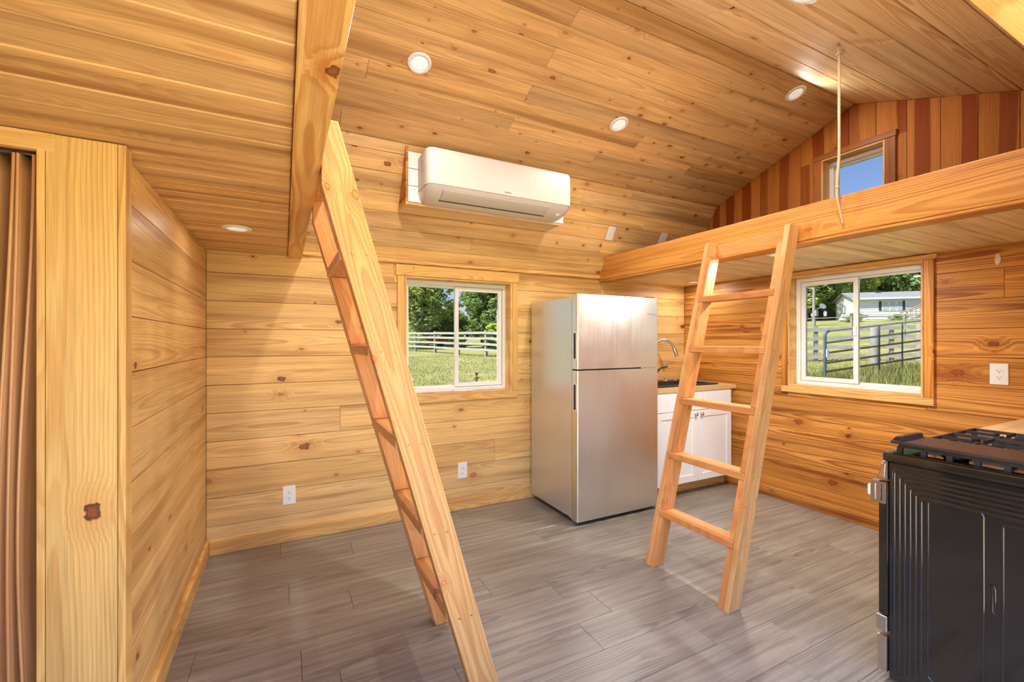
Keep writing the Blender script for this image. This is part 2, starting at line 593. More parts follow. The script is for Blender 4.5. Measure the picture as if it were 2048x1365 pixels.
M['iron'] = plain('cast_iron', (0.022, 0.021, 0.021, 1), 0.42, var=0.3, vscale=90)
M['griddle'] = plain('seasoned_griddle', srgb(58, 42, 36), 0.36, var=0.25, vscale=60)
M['sink'] = plain('black_composite', (0.015, 0.015, 0.016, 1), 0.4, var=0.2)
M['rubber'] = plain('dark_rubber', (0.02, 0.02, 0.02, 1), 0.6)
M['slot'] = plain('dark_slot', (0.03, 0.028, 0.026, 1), 0.5)
M['dark'] = plain('dark_sheathing', srgb(84, 48, 22), 0.8)
M['grey_text'] = plain('grey_print', srgb(120, 108, 96), 0.5)
M['screw'] = plain('brass_screw', srgb(190, 150, 70), 0.35, 0.8)
M['outside_wall'] = plain('outside_siding', srgb(150, 120, 88), 0.7)
M['bounce'] = plain('bounce_slab_grey', srgb(154, 146, 134), 0.8, var=0.1, vscale=6)  # pale surface of the unseen slab that bounces daylight indoors


def rope_mat():
    t = NT('twisted_rope')
    p = t.coords()
    sp = t.n('ShaderNodeSeparateXYZ')
    t.t.links.new(p, sp.inputs[0])
    n = t.noise(p, 900.0, 2)
    col = t.mix(t.mr(n, 0.3, 0.7), srgb(222, 196, 158), srgb(178, 142, 102))
    t.bsdf(col, 0.8)
    return t.m


def vinyl_fold():
    t = NT('tan_fold_vinyl')
    p = t.coords()
    a = t.noise(t.vmul(p, (60.0, 60.0, 1.2)), 1.0, 3)
    col = t.mix(t.mr(a, 0.3, 0.7), srgb(214, 160, 110), srgb(190, 134, 86))
    t.bsdf(col, 0.38)
    return t.m


def glass_mat(name, tint=(0.40, 0.405, 0.40)):
    t = NT(name)
    tr = t.n('ShaderNodeBsdfTransparent')
    tr.inputs[0].default_value = (*tint, 1)
    gl = t.n('ShaderNodeBsdfGlossy')
    gl.inputs['Roughness'].default_value = 0.01
    lw = t.n('ShaderNodeLayerWeight')
    lw.inputs['Blend'].default_value = 0.12
    mx = t.n('ShaderNodeMixShader')
    f = t.math('MULTIPLY', lw.outputs['Fresnel'], 0.8, clamp=True)
    t.t.links.new(f, mx.inputs[0])
    t.t.links.new(tr.outputs[0], mx.inputs[1])
    t.t.links.new(gl.outputs[0], mx.inputs[2])
    t.t.links.new(mx.outputs[0], t.out.inputs[0])
    return t.m


def emit_mat(name, col, s):
    t = NT(name)
    b = t.bsdf(srgb(240, 238, 234), 0.4)
    b.inputs['Emission Color'].default_value = col
    b.inputs['Emission Strength'].default_value = s
    return t.m


def leaf_mat(name, c1, c2):
    t = NT(name)
    oi = t.n('ShaderNodeObjectInfo')
    p = t.coords()
    n = t.noise(p, 0.9, 3)
    f = t.noise(p, 9.0, 1)
    col = t.mix(t.mr(n, 0.35, 0.65), c1, c2)
    k = t.math('MULTIPLY', t.mr(f, 0.3, 0.7, 0.72, 1.25, smooth=False), t.mr(oi.outputs['Random'], 0, 1, 0.82, 1.15, smooth=False))
    col = t.mix(1.0, col, t.vec(k, k, t.math('MULTIPLY', k, 0.9)), 'MULTIPLY')
    b = t.n('ShaderNodeBsdfDiffuse')
    t.set(b.inputs[0], col)
    tl = t.n('ShaderNodeBsdfTranslucent')
    t.set(tl.inputs[0], t.mix(1.0, col, (1.1, 1.15, 0.6, 1), 'MULTIPLY'))
    mx = t.n('ShaderNodeMixShader')
    mx.inputs[0].default_value = 0.35
    t.t.links.new(b.outputs[0], mx.inputs[1])
    t.t.links.new(tl.outputs[0], mx.inputs[2])
    t.t.links.new(mx.outputs[0], t.out.inputs[0])
    return t.m


def grass_mat():
    t = NT('pasture_grass')
    p = t.coords()
    a = t.noise(p, 0.35, 4, 0.6)
    b = t.noise(p, 2.2, 5, 0.65)
    c = t.noise(p, 22.0, 3, 0.6)
    col = t.mix(t.mr(a, 0.35, 0.65), srgb(126, 132, 78), srgb(150, 150, 94))
    col = t.mix(t.mr(b, 0.52, 0.7), col, srgb(178, 162, 116))
    k = t.mr(c, 0.25, 0.75, 0.6, 1.25, smooth=False)
    col = t.mix(1.0, col, t.vec(k, k, k), 'MULTIPLY')
    t.bsdf(col, 0.9, spec=0.1)
    return t.m


M['rope'] = rope_mat()
M['fold'] = vinyl_fold()
M['glass'] = glass_mat('window_glass')
M['lens'] = emit_mat('lamp_lens', (1.0, 0.96, 0.9, 1), 0.3)
M['leaf_a'] = leaf_mat('leaf_olive', srgb(156, 176, 104), srgb(196, 206, 138))
M['leaf_b'] = leaf_mat('leaf_deep', srgb(120, 146, 104), srgb(158, 178, 124))
M['leaf_c'] = leaf_mat('leaf_bright', srgb(170, 200, 90), srgb(204, 218, 118))
M['bark'] = plain('bark', srgb(84, 70, 56), 0.9, var=0.3, vscale=8)
M['grass'] = grass_mat()
M['greywood'] = plain('weathered_board', srgb(168, 164, 156), 0.85, var=0.3, vscale=14)
M['postwood'] = plain('weathered_post', srgb(150, 146, 138), 0.85, var=0.3, vscale=10)
M['galv'] = plain('galvanised_tube', srgb(150, 156, 166), 0.45, 0.3, var=0.25, vscale=7)
M['rusty'] = plain('rusty_tube', srgb(162, 122, 92), 0.6, 0.1, var=0.35, vscale=5)
M['bluetube'] = plain('blue_grey_tube', srgb(78, 92, 112), 0.45, 0.2, var=0.2, vscale=7)
M['siding'] = plain('white_siding', srgb(226, 228, 232), 0.6, var=0.04, vscale=3)
M['shingle'] = plain('grey_shingle', srgb(128, 132, 138), 0.9, var=0.18, vscale=6)
M['shutter'] = plain('green_shutter', srgb(44, 72, 66), 0.6)
M['pane_far'] = plain('far_window_pane', srgb(176, 186, 192), 0.15)
M['deckwood'] = plain('deck_wood', srgb(150, 140, 120), 0.8, var=0.2)

# ------------------------------------------------------------------ room numbers (metres)
YB, XR, XL, YF = 3.34, 3.755, -0.435, 0.27       # back wall, right wall, partition, front wall
XEND = -1.75                                      # far left end of the house
RIDGE_Y, RIDGE_Z = 1.77, 3.098
KNEE_Y, KNEE_Z = 2.942, 2.653
FKNEE_Y = 2 * RIDGE_Y - KNEE_Y
WALL_TOP = 1.95
PL = 0.018                                        # plank thickness
BACK = Frame((0, YB, 0), (1, 0, 0), (0, 0, 1))            # u = x
RIGHT = Frame((XR, 0, 0), (0, -1, 0), (0, 0, 1))          # u = -y
PART = Frame((XL, 0, 0), (0, 1, 0), (0, 0, 1))            # u = y
FRONTF = Frame((0, YF, 0), (-1, 0, 0), (0, 0, 1))         # inside of the front wall, u = -x
ENDW = Frame((XEND, 0, 0), (0, 1, 0), (0, 0, 1))
FLOOR = Frame((0, 0, 0), (1, 0, 0), (0, 1, 0))
JZ = [0.0] + [0.174 + 0.178 * k for k in range(10)]        # plank joints on the walls
WIN1 = (0.804, 1.702, 0.925, 1.832)
WIN2 = (-2.249, -1.367, 0.972, 1.876)
WIN3 = (-1.99, -1.576, 2.33, 2.757)
DOOR = (-2.05, 0.75)                                       # front opening in x: -0.75 .. 2.05 (u = -x)
DOOR_TOP = 1.838


def structure(name, label):
    return thing(name, label, None, kind='structure')


def plank_rows(fr, parent, rows, u0, u1, mat, holes=(), splits=None, gap=0.0022, thick=PL, lens=(1.5, 2.9), name='plank', ch=0.0018):
    for i, (v0, v1) in enumerate(rows):
        sp = list((splits or {}).get(i, []))
        if splits is None:
            x = u0 + RND.uniform(0.4, lens[1])
            while x < u1 - 0.35:
                sp.append(x)
                x += RND.uniform(*lens)
        cuts = [u0] + sorted(sp) + [u1]
        for a, b in zip(cuts, cuts[1:]):
            rs = [(a, b, v0, v1)]
            for h in holes:
                rs = [q for r in rs for q in minus(r, h)]
            for r in rs:
                d = RND.uniform(-0.0006, 0.0004)
                board(name, mat, parent, fr, r[0] + 0.0006, r[1] - 0.0006, r[2] + gap / 2, r[3] - gap / 2, -thick + d, d, 'u', ch)


def backing(fr, parent, u0, u1, v0, v1, n0, n1, holes=(), name='sheathing', mat=None):
    rs = [(u0, u1, v0, v1)]
    for h in holes:
        rs = [q for r in rs for q in minus(r, h)]
    mb = MB()
    for r in rs:
        c = [fr.p(u, v, n) for n in (n0, n1) for u, v in ((r[0], r[2]), (r[1], r[2]), (r[1], r[3]), (r[0], r[3]))]
        mb.add(c, [(3, 2, 1, 0), (4, 5, 6, 7), (0, 1, 5, 4), (1, 2, 6, 5), (2, 3, 7, 6), (3, 0, 4, 7)])
    return mb.build(name, mat or M['dark'], parent)


# ------------------------------------------------------------------ floor
fl = structure('floor', 'grey wood-look laminate plank floor with thin joints')
MB().box((XEND, YF - 0.14, -0.2), (XR + 0.14, YB + 0.14, -0.013)).build('subfloor', M['dark'], fl)
ROWS = []
y = 3.135 + 0.2
while y > YF - 0.3:
    ROWS.append((y - 0.2, y))
    y -= 0.2
known = {0: [-0.02, 1.2, 2.45], 1: [0.39, 1.6, 2.85], 2: [-0.9, 0.75, 1.95, 3.2], 3: [0.022, 1.56, 2.9], 4: [0.31, 2.14, 3.3],
         5: [-0.34, 0.98, 2.5], 6: [0.063, 1.30, 2.6], 7: [-1.0, 0.2, 1.45, 2.75], 8: [0.62, 1.24, 1.97, 3.2], 9: [-0.2, 1.71, 2.48],
         10: [0.4, 1.25, 2.07, 3.2], 11: [-0.6, 0.65, 1.873, 3.1], 12: [0.2, 1.45, 2.7], 13: [-0.4, 0.85, 2.1], 14: [0.3, 1.5, 2.8]}
for i, (v0, v1) in enumerate(ROWS):
    v0c, v1c = max(v0, YF - 0.13), min(v1, YB)
    if v1c - v0c < 0.01:
        continue
    cuts = [XEND] + known.get(i, [0.1, 1.3, 2.5]) + [XR]
    for a, b in zip(cuts, cuts[1:]):
        board('floor_plank', M['floor'], fl, FLOOR, a + 0.0004, b - 0.0004, v0c + 0.0004, v1c - 0.0004, -0.012, 0.0, 'u', 0.0016)

# ------------------------------------------------------------------ back wall
wb = structure('wall_back', 'horizontal knotty pine plank wall with a sliding window')
rows = [(JZ[i], JZ[i + 1]) for i in range(len(JZ) - 1)] + [(JZ[-1], 1.955)]
CAS1 = (WIN1[0] - 0.012, WIN1[1] + 0.012, WIN1[2] - 0.012, WIN1[3] + 0.012)
spl = {i: [] for i in range(len(rows))}
spl.update({10: [0.725, 2.655], 9: [2.66], 8: [1.9], 7: [2.2], 6: [1.2], 5: [2.4], 4: [0.35], 3: [2.1], 2: [1.55], 1: [2.5], 0: [0.9]})
plank_rows(BACK, wb, rows, XL, XR, M['wall'], [CAS1], spl)
backing(BACK, wb, XEND, XR + 0.14, -0.2, 2.1, -0.12, -PL - 0.002, [WIN1], mat=M['dark'])
backing(BACK, wb, XEND, XR + 0.14, -0.5, 2.1, -0.135, -0.12, [WIN1], name='outside_siding', mat=M['outside_wall'])

# right wall below the loft, gable above it
wr = structure('wall_right', 'horizontal orange pine plank wall under the loft')
rows_r = [(JZ[i], JZ[i + 1]) for i in range(len(JZ) - 1)] + [(JZ[-1], 1.93)]
CAS2 = (WIN2[0] - 0.012, WIN2[1] + 0.012, WIN2[2] - 0.012, WIN2[3] + 0.02)
spr = {i: [] for i in range(len(rows_r))}
spr.update({1: [-1.2], 3: [-2.6], 5: [-0.8], 8: [-2.5], 9: [-1.0]})
plank_rows(RIGHT, wr, rows_r, -YB, -YF, M['wall_r'], [CAS2], spr)
backing(RIGHT, wr, -YB - 0.13, -YF + 0.14, -0.2, 3.2, -0.115, -PL - 0.002, [WIN2, WIN3])
backing(RIGHT, wr, -YB - 0.13, -YF + 0.14, -0.5, 3.2, -0.13, -0.115, [WIN2, WIN3], name='outside_siding', mat=M['outside_wall'])


def roof_z(y):
    if y > KNEE_Y:
        return WALL_TOP + (KNEE_Z - WALL_TOP) * (YB - y) / (YB - KNEE_Y)
    if y > RIDGE_Y:
        return RIDGE_Z + (KNEE_Z - RIDGE_Z) * (y - RIDGE_Y) / (KNEE_Y - RIDGE_Y)
    if y > FKNEE_Y:
        return RIDGE_Z + (KNEE_Z - RIDGE_Z) * (RIDGE_Y - y) / (RIDGE_Y - FKNEE_Y)
    return WALL_TOP + (KNEE_Z - WALL_TOP) * (y - YF) / (FKNEE_Y - YF)


gb = structure('wall_gable', 'vertical red and gold heartwood board gable wall above the loft')
JY = [0.938 + 0.1737 * k for k in range(-4, 15)]
for a, b in zip(JY, JY[1:]):
    a, b = max(a, YF), min(b, YB)
    if b - a < 0.01:
        continue
    brk = sorted(set([a + 0.0015, b - 0.0015] + [q for q in (FKNEE_Y, RIDGE_Y, KNEE_Y) if a < q < b]))
    top = [(-yy, roof_z(yy) - 0.001) for yy in brk]
    bot = 1.99
    if top[0][1] < bot + 0.02 and top[-1][1] < bot + 0.02:
        continue
    if -b < WIN3[1] + 0.01 and -a > WIN3[0] - 0.01:
        # boards around the little window: piece above, piece below, sides cut to it
        u0, u1 = -b + 0.0015, -a - 0.0015
        h0, h1 = max(u0, WIN3[0] - 0.01), min(u1, WIN3[1] + 0.01)
        polyboard('gable_board', M['gable'], gb, RIGHT, [(top[0][0], WIN3[3] + 0.008)] + top + [(top[-1][0], WIN3[3] + 0.008)], -PL, 0, 'v')
        board('gable_board', M['gable'], gb, RIGHT, u0, u1, bot, WIN3[2] - 0.008, -PL, 0, 'v', 0.001)
        if h0 - u0 > 0.006:
            board('gable_board', M['gable'], gb, RIGHT, u0, h0, WIN3[2] - 0.008, WIN3[3] + 0.008, -PL, 0, 'v', 0)
        if u1 - h1 > 0.006:
            board('gable_board', M['gable'], gb, RIGHT, h1, u1, WIN3[2] - 0.008, WIN3[3] + 0.008, -PL, 0, 'v', 0)
    else:
        polyboard('gable_board', M['gable'], gb, RIGHT, [(top[0][0], bot)] + top + [(top[-1][0], bot)], -PL, 0, 'v')

# partition on the left, with its end post and the folding-door opening
wp = structure('wall_left', 'horizontal pine plank partition on the left ending in a pine post')
rows_p = [(JZ[i], JZ[i + 1]) for i in range(len(JZ) - 1)] + [(JZ[-1], 1.912)]
plank_rows(PART, wp, rows_p, 1.70, YB, M['wall'], (), {i: [] for i in range(len(rows_p))})
MB().box((XL - 0.11, 1.70, 0), (XL - PL - 0.002, YB, 1.905)).build('sheathing', M['dark'], wp)
PF = Frame((0, 1.655, 0), (1, 0, 0), (0, 0, 1))
board('post_board', M['post'], wp, PF, -0.5795, -0.4285, 0.0, 1.909, -0.02, 0.0, 'v', 0.002)
board('post_edge', M['trim'], wp, PF, -0.4275, -0.409, 0.0, 1.909, -0.058, 0.001, 'v', 0.003)
board('jamb', M['trim'], wp, PF, -0.5975, -0.5805, 0.0, 1.873, -0.11, 0.001, 'v', 0.002)
MB().box((-0.579, 1.676, 0), (-0.43, 1.70, 1.905)).build('post_core', M['dark'], wp)
# header over the opening and the closet behind
board('door_header', M['trim'], wp, PF, XEND, -0.5625, 1.860, 1.909, -0.02, 0.002, 'u', 0.002)
MB().box((XEND, 1.676, 1.86), (-0.58, 1.75, 1.905)).build('header_core', M['dark'], wp)
we = structure('wall_end', 'pine plank wall at the far left end of the house')
plank_rows(ENDW, we, rows_p, YF, YB, M['wall'], (), {i: [] for i in range(len(rows_p))})
backing(ENDW, we, YF - 0.14, YB + 0.13, -0.5, 3.2, -0.12, -PL - 0.002)
for a, b in zip(JY, JY[1:]):
    a, b = max(a, YF), min(b, YB)
    if b - a < 0.01 or max(roof_z(a), roof_z(b)) < 2.05:
        continue
    polyboard('gable_board', M['gable'], we, ENDW, [(a + .0015, 1.99), (b - .0015, 1.99), (b - .0015, roof_z(b)), (a + .0015, roof_z(a))], -PL, 0, 'v')

# front wall (the camera stands in its wide doorway)
wf = structure('wall_front', 'pine plank front wall with a wide open doorway')
HD = (DOOR[0] - 0.019, DOOR[1] + 0.019, -0.01, DOOR_TOP + 0.013)
plank_rows(FRONTF, wf, rows_r, -XR, -XEND, M['wall'], [HD], {i: [] for i in range(len(rows_r))})
backing(FRONTF, wf, -XR - 0.14, -XEND + 0.12, -0.3, 2.05, -0.13, -PL - 0.002, [HD])
board('door_head', M['trim'], wf, FRONTF, DOOR[0], DOOR[1], DOOR_TOP, DOOR_TOP + 0.012, -0.14, 0.004, 'u', 0.002)
board('door_jamb', M['trim'], wf, FRONTF, DOOR[0] - 0.018, DOOR[0], 0, DOOR_TOP, -0.14, 0.004, 'v', 0.002)
board('door_jamb', M['trim'], wf, FRONTF, DOOR[1], DOOR[1] + 0.018, 0, DOOR_TOP, -0.14, 0.004, 'v', 0.002)

# ------------------------------------------------------------------ ceiling
ce = structure('ceiling', 'gambrel ceiling of knotty spruce planks running along the house')


def slope_frame(y0, z0, y1, z1):
    """u = x, v runs from (y0,z0) to (y1,z1); normal into the room"""
    return Frame((0, y0, z0), (1, 0, 0), (0, y1 - y0, z1 - z0)), math.hypot(y1 - y0, z1 - z0)


fr_k, Lk = slope_frame(YB, WALL_TOP, KNEE_Y, KNEE_Z)          # back knee
fr_s, Ls = slope_frame(KNEE_Y, KNEE_Z, RIDGE_Y, RIDGE_Z)      # back slope
fr_f, Lf = slope_frame(RIDGE_Y, RIDGE_Z, FKNEE_Y, KNEE_Z)     # front slope
fr_g, Lg = slope_frame(FKNEE_Y, KNEE_Z, YF, WALL_TOP)         # front knee
kz = [1.95, 2.034, 2.146, 2.252, 2.367, 2.480, 2.590, KNEE_Z]
kv = [(z - WALL_TOP) / (KNEE_Z - WALL_TOP) * Lk for z in kz]
plank_rows(fr_k, ce, list(zip(kv, kv[1:])), XEND, XR, M['ceil'], (),
           {0: [0.2], 1: [1.31], 2: [0.3, 2.55], 3: [2.553], 4: [1.45, 2.95], 5: [0.2, 2.2], 6: [0.9, 2.7]})
sy = [KNEE_Y, 2.797, 2.680, 2.562, 2.445, 2.330, 2.210, 2.090, 1.972, 1.863, RIDGE_Y]
sv = [(KNEE_Y - q) / (KNEE_Y - RIDGE_Y) * Ls for q in sy]
plank_rows(fr_s, ce, list(zip(sv, sv[1:])), XEND, XR, M['ceil'], (),
           {0: [0.3, 2.6], 1: [-0.2, 2.1], 2: [1.338, 3.0], 3: [0.4, 2.35], 4: [1.334, 3.3], 5: [-0.4, 2.12], 6: [1.349, 3.1], 7: [0.2, 2.6], 8: [1.354], 9: [0.5, 2.9]})
fy = [RIDGE_Y, 1.602, 1.436, 1.268, 1.099, 0.930, 0.765, FKNEE_Y]
fv = [(RIDGE_Y - q) / (RIDGE_Y - FKNEE_Y) * Lf for q in fy]
plank_rows(fr_f, ce, list(zip(fv, fv[1:])), XEND, XR, M['ceil_wide'], (),
           {0: [0.4], 1: [1.95], 2: [0.2], 3: [2.72], 4: [1.0], 5: [0.1, 2.9], 6: [1.9]}, gap=0.007)
plank_rows(fr_g, ce, [(Lg * k / 6, Lg * (k + 1) / 6) for k in range(6)], XEND, XR, M['ceil'], (), None)
for fr, L in ((fr_k, Lk), (fr_s, Ls), (fr_f, Lf), (fr_g, Lg)):
    backing(fr, ce, XEND - 0.12, XR + 0.13, -0.08, L + 0.08, -0.09, -PL - 0.004, name='roof_deck')

# ------------------------------------------------------------------ left loft
ll = structure('ceiling_loft_left', 'underside of the left loft in honey coloured planks')
SOFL = Frame((0, 0, 1.912), (1, 0, 0), (0, -1, 0))            # normal down; v = -y
vj = [-(0.954 + 0.1265 * k) for k in range(19, -7, -1)]
rws = [(max(a, -YB), min(b, -YF)) for a, b in zip(vj, vj[1:]) if min(b, -YF) - max(a, -YB) > 0.01]
plank_rows(SOFL, ll, rws, XEND, 0.02, M['cedar'], (), {i: [] for i in range(len(rws))}, gap=0.004, ch=0.003)
MB().box((XEND, YF, 1.935), (0.02, YB, 2.0)).build('loft_deck', M['dark'], ll)
BL = Frame((0, 0, 0), (0, 1, 0), (0, 0, 1))                   # u = y, v = z, n = x
bl_ = thing('loft_beam', 'pine beam along the edge of the left loft with wavy grain underneath', 'beam', (0.063, 1.8, 1.898))
board('beam_timber', M['beam'], bl_, Frame((0, 0, 1.898), (0, 1, 0), (1, 0, 0)), YF + 0.004, YB - 0.001, 0.021, 0.105, -0.215, 0.0, 'u', 0.005)

# ------------------------------------------------------------------ right loft
lr = structure('ceiling_loft_right', 'underside of the right loft in pale pine planks')
SOFR = Frame((0, 0, 1.917), (1, 0, 0), (0, -1, 0))
vj = [-(0.972 + 0.1315 * k) for k in range(19, -7, -1)]
rws = [(max(a, -YB), min(b, -YF)) for a, b in zip(vj, vj[1:]) if min(b, -YF) - max(a, -YB) > 0.01]
plank_rows(SOFR, lr, rws, 2.741, XR, M['soffit_r'], (), {i: [] for i in range(len(rws))}, gap=0.007, ch=0.003)
MB().box((2.741, YF, 1.94), (XR, YB, 1.985)).build('loft_deck', M['dark'], lr)
br_ = thing('loft_beam', 'knotty pine beam along the edge of the right loft below the small window', 'beam', (2.685, 1.8, 1.903))
board('beam_timber', M['beam_r'], br_, Frame((2.63, 0, 0), (0, -1, 0), (0, 0, 1)), -YB + 0.001, -YF - 0.004, 1.913, 2.116, -0.11, 0.0, 'u', 0.006)
board('bottom_strip', M['beam_r'], br_, Frame((2.63, 0, 0), (0, -1, 0), (0, 0, 1)), -YB + 0.001, -YF - 0.004, 1.896, 1.911, -0.11, 0.001, 'u', 0.003)

# ------------------------------------------------------------------ trims
tr1 = tag(board('trim_1', M['trim'], None, BACK, 0.107, 2.629, 1.924, 1.955, 0.0005, 0.030, 'u', 0.009), 'rounded pine moulding along the top of the back wall', kind='structure')
bb = tag(board('baseboard_back', M['trim'], None, BACK, XL + 0.017, 3.735, 0.0, 0.085, 0.0005, 0.019, 'u', 0.003), 'plain pale pine baseboard along the back wall', kind='structure')
bl2 = tag(board('baseboard_left', M['trim'], None, PART, 1.714, YB - 0.02, 0.0, 0.10, 0.0005, 0.018, 'u', 0.003), 'pine baseboard along the left partition', kind='structure')
brr = tag(board('baseboard_right', M['wall_r'], None, RIGHT, -YB + 0.02, -YF - 0.01, 0.0, 0.085, 0.0005, 0.018, 'u', 0.003), 'orange pine baseboard along the right wall', kind='structure')


# ------------------------------------------------------------------ windows
def window(n, label, fr, w, casing, depth, cw, top_h, head_over, sill=True, casing_top=None, slide=True, bot_h=0.055, flip=False):
    u0, u1, v0, v1 = w
    t = structure('window_%d' % n, label)
    ct = casing_top or casing
    # casing boards on the wall
    board('head_casing', ct, t, fr, u0 - cw - head_over, u1 + cw + head_over, v1 + 0.002, v1 + top_h, 0.0005, 0.02, 'u', 0.003)
    board('side_casing', casing, t, fr, u0 - cw, u0 - 0.001, v0, v1 + 0.001, 0.0005, 0.018, 'v', 0.003)
    board('side_casing', casing, t, fr, u1 + 0.001, u1 + cw, v0, v1 + 0.001, 0.0005, 0.018, 'v', 0.003)
    board('sill_casing', ct, t, fr, u0 - cw, u1 + cw, v0 - bot_h, v0 - 0.001, 0.0005, 0.019, 'u', 0.003)
    # wooden lining of the reveal
    board('jamb_lining', M['trim'], t, fr, u0, u0 + 0.012, v0, v1, -depth, 0.017, 'v', 0.001)
    board('jamb_lining', M['trim'], t, fr, u1 - 0.012, u1, v0, v1, -depth, 0.017, 'v', 0.001)
    board('head_lining', M['trim'], t, fr, u0 + 0.012, u1 - 0.012, v1 - 0.012, v1, -depth, 0.017, 'u', 0.001)
    board('sill_board', M['trim'], t, fr, u0 + 0.012, u1 - 0.012, v0, v0 + 0.012, -depth, 0.017, 'u', 0.001)
    # vinyl frame
    a0, a1, b0, b1 = u0 + 0.013, u1 - 0.013, v0 + 0.013, v1 - 0.013
    f = 0.030
    mb = MB()

    def fb(mb, p0, p1, q0, q1, n0, n1):
        c = [fr.p(u, v, nn) for nn in (n0, n1) for u, v in ((p0, q0), (p1, q0), (p1, q1), (p0, q1))]
        mb.add(c, [(3, 2, 1, 0), (4, 5, 6, 7), (0, 1, 5, 4), (1, 2, 6, 5), (2, 3, 7, 6), (3, 0, 4, 7)])

    def rect(mb, p0, p1, q0, q1, wd, n0, n1):
        fb(mb, p0, p0 + wd, q0, q1, n0, n1)
        fb(mb, p1 - wd, p1, q0, q1, n0, n1)
        fb(mb, p0 + wd, p1 - wd, q0, q0 + wd, n0, n1)
        fb(mb, p0 + wd, p1 - wd, q1 - wd, q1, n0, n1)
    n0, n1 = -depth - 0.035, -depth + 0.028
    rect(mb, a0, a1, b0, b1, f, n0, n1)
    if slide:
        # inner lip of the track
        rect(mb, a0 + f, a1 - f, b0 + f, b1 - f, 0.006, n0, n1 - 0.03)
    mb.build('vinyl_frame', M['vinyl'], t)
    if slide:
        mid = (a0 + a1) / 2
        # fixed pane on the left, sliding sash on the right (as seen from inside)
        g0, g1 = a0 + f + 0.004, a1 - f - 0.004
        h0, h1 = b0 + f + 0.004, b1 - f - 0.004
        s1 = MB()
        sgn_ = -1 if flip else 1
        A_ = lambda q: (mid + sgn_ * q)                 # position from the middle, mirrored when flipped
        hw_ = mid - g0
        o2 = lambda a, b: (min(a, b), max(a, b))
        rect(s1, *o2(A_(-hw_), A_(0.016)), h0, h1, 0.012, n0 + 0.004, n0 + 0.022)
        p1 = s1.build('fixed_sash', M['vinyl'], t)
        s2 = MB()
        rect(s2, *o2(A_(-0.018), A_(hw_)), h0, h1, 0.032, n0 + 0.028, n0 + 0.052)
        p2 = s2.build('sliding_sash', M['vinyl'], t)
        for (q, lo, hi, nn) in ((p1, *o2(A_(-hw_ + 0.010), A_(0.006)), n0 + 0.012), (p2, *o2(A_(0.012), A_(hw_ - 0.03)), n0 + 0.040)):
            gm = MB()
            fb(gm, lo, hi, h0 + 0.012, h1 - 0.012, nn, nn + 0.003)
            gm.build('pane', M['glass'], q)
        lk = MB()
        fb(lk, mid - 0.012, mid + 0.008, (v0 + v1) / 2 - 0.04, (v0 + v1) / 2 + 0.03, n0 + 0.0525, n0 + 0.062)
        lk.build('latch', M['vinyl'], p2)
    else:
        gm = MB()
        fb(gm, a0 + f - 0.004, a1 - f + 0.004, b0 + f - 0.004, b1 - f + 0.004, n0 + 0.02, n0 + 0.023)
        gm.build('pane', M['glass'], t)
        s = MB()
        rect(s, a0 + f - 0.001, a1 - f + 0.001, b0 + f - 0.001, b1 - f + 0.001, 0.016, n0 + 0.006, n0 + 0.04)
        s.build('sash', M['vinyl'], t)
    return t


window(1, 'sliding white vinyl window in a pine casing looking onto the pasture', BACK, WIN1, M['trim'], 0.105, 0.057, 0.086, 0.012)
window(2, 'sliding white vinyl window in an orange pine casing looking onto the metal gate', RIGHT, WIN2, M['wall_r'], 0.112, 0.055, 0.034, 0.012, casing_top=M['trim'], bot_h=0.052, flip=True)
window(3, 'small fixed window high in the gable showing blue sky', RIGHT, WIN3, M['casing_dark'], 0.10, 0.062, 0.045, 0.004, slide=False)

# ------------------------------------------------------------------ recessed lights
LAMPS = [(0.5, (0.657, 2.391), 's', 'round white recessed light above the air conditioner, nearest the left beam'),
         (0.7, (2.074, 2.413), 's', 'round white recessed light in the sloped ceiling to the right of the air conditioner'),
         (0.3, (3.165, 1.850), 's', 'round white recessed light by the ridge left of the hanging rope'),
         (0.8, (2.044, 1.160), 'f', 'round white recessed light cut by the top edge above the rope hook'),
         (1.6, (0.45, 1.16), 'f', 'unseen round recessed light added in the front ceiling slope for fill'),  # out of view, added to brighten the room
         (0.05, (-0.212, 2.62), 'l', 'round white recessed light under the left loft by the partition'),
         (1.5, (2.892, 1.807), 'r', 'round white recessed light under the right loft behind the short ladder'),
         (0.25, (3.52, 3.02), 'r', 'round white recessed light under the right loft in the far corner above the sink')]
for lw_, (lx, ly), where, lab in LAMPS:
    if where == 's':
        z0 = roof_z(ly)
        nrm = fr_s.N
        c = V3((lx, ly, z0))
    elif where == 'f':
        z0 = roof_z(ly)
        nrm = fr_f.N
        c = V3((lx, ly, z0))
    elif where == 'l':
        nrm = V3((0, 0, -1))
        c = V3((lx, ly, 1.912))
    else:
        nrm = V3((0, 0, -1))
        c = V3((lx, ly, 1.917))
    t = thing('recessed_light', lab, 'ceiling light', c, group='recessed ceiling lights')
    m = MB().lathe([(0.066, 0.0006), (0.066, 0.003), (0.060, 0.0065), (0.048, 0.0075), (0.046, 0.0045)], c, nrm, 40)
    m.build('trim_ring', M['white'], t)
    m = MB().lathe([(0.0455, 0.0016), (0.0455, 0.0048), (0.03, 0.0056), (0.004, 0.0058)], c, nrm, 32)
    m.build('lens', M['lens'], t)
    ld = bpy.data.lights.new('lamp_glow', 'AREA')
    ld.shape = 'DISK'
    ld.size = 0.085
    ld.energy = LAMP_W * lw_
    ld.color = (1.0, 0.965, 0.91)
    lo = bpy.data.objects.new('lamp_glow', ld)
    put(lo, t)
    lo.matrix_local = Matrix.Translation(nrm * 0.012) @ (-nrm).to_track_quat('Z', 'Y').to_matrix().to_4x4()

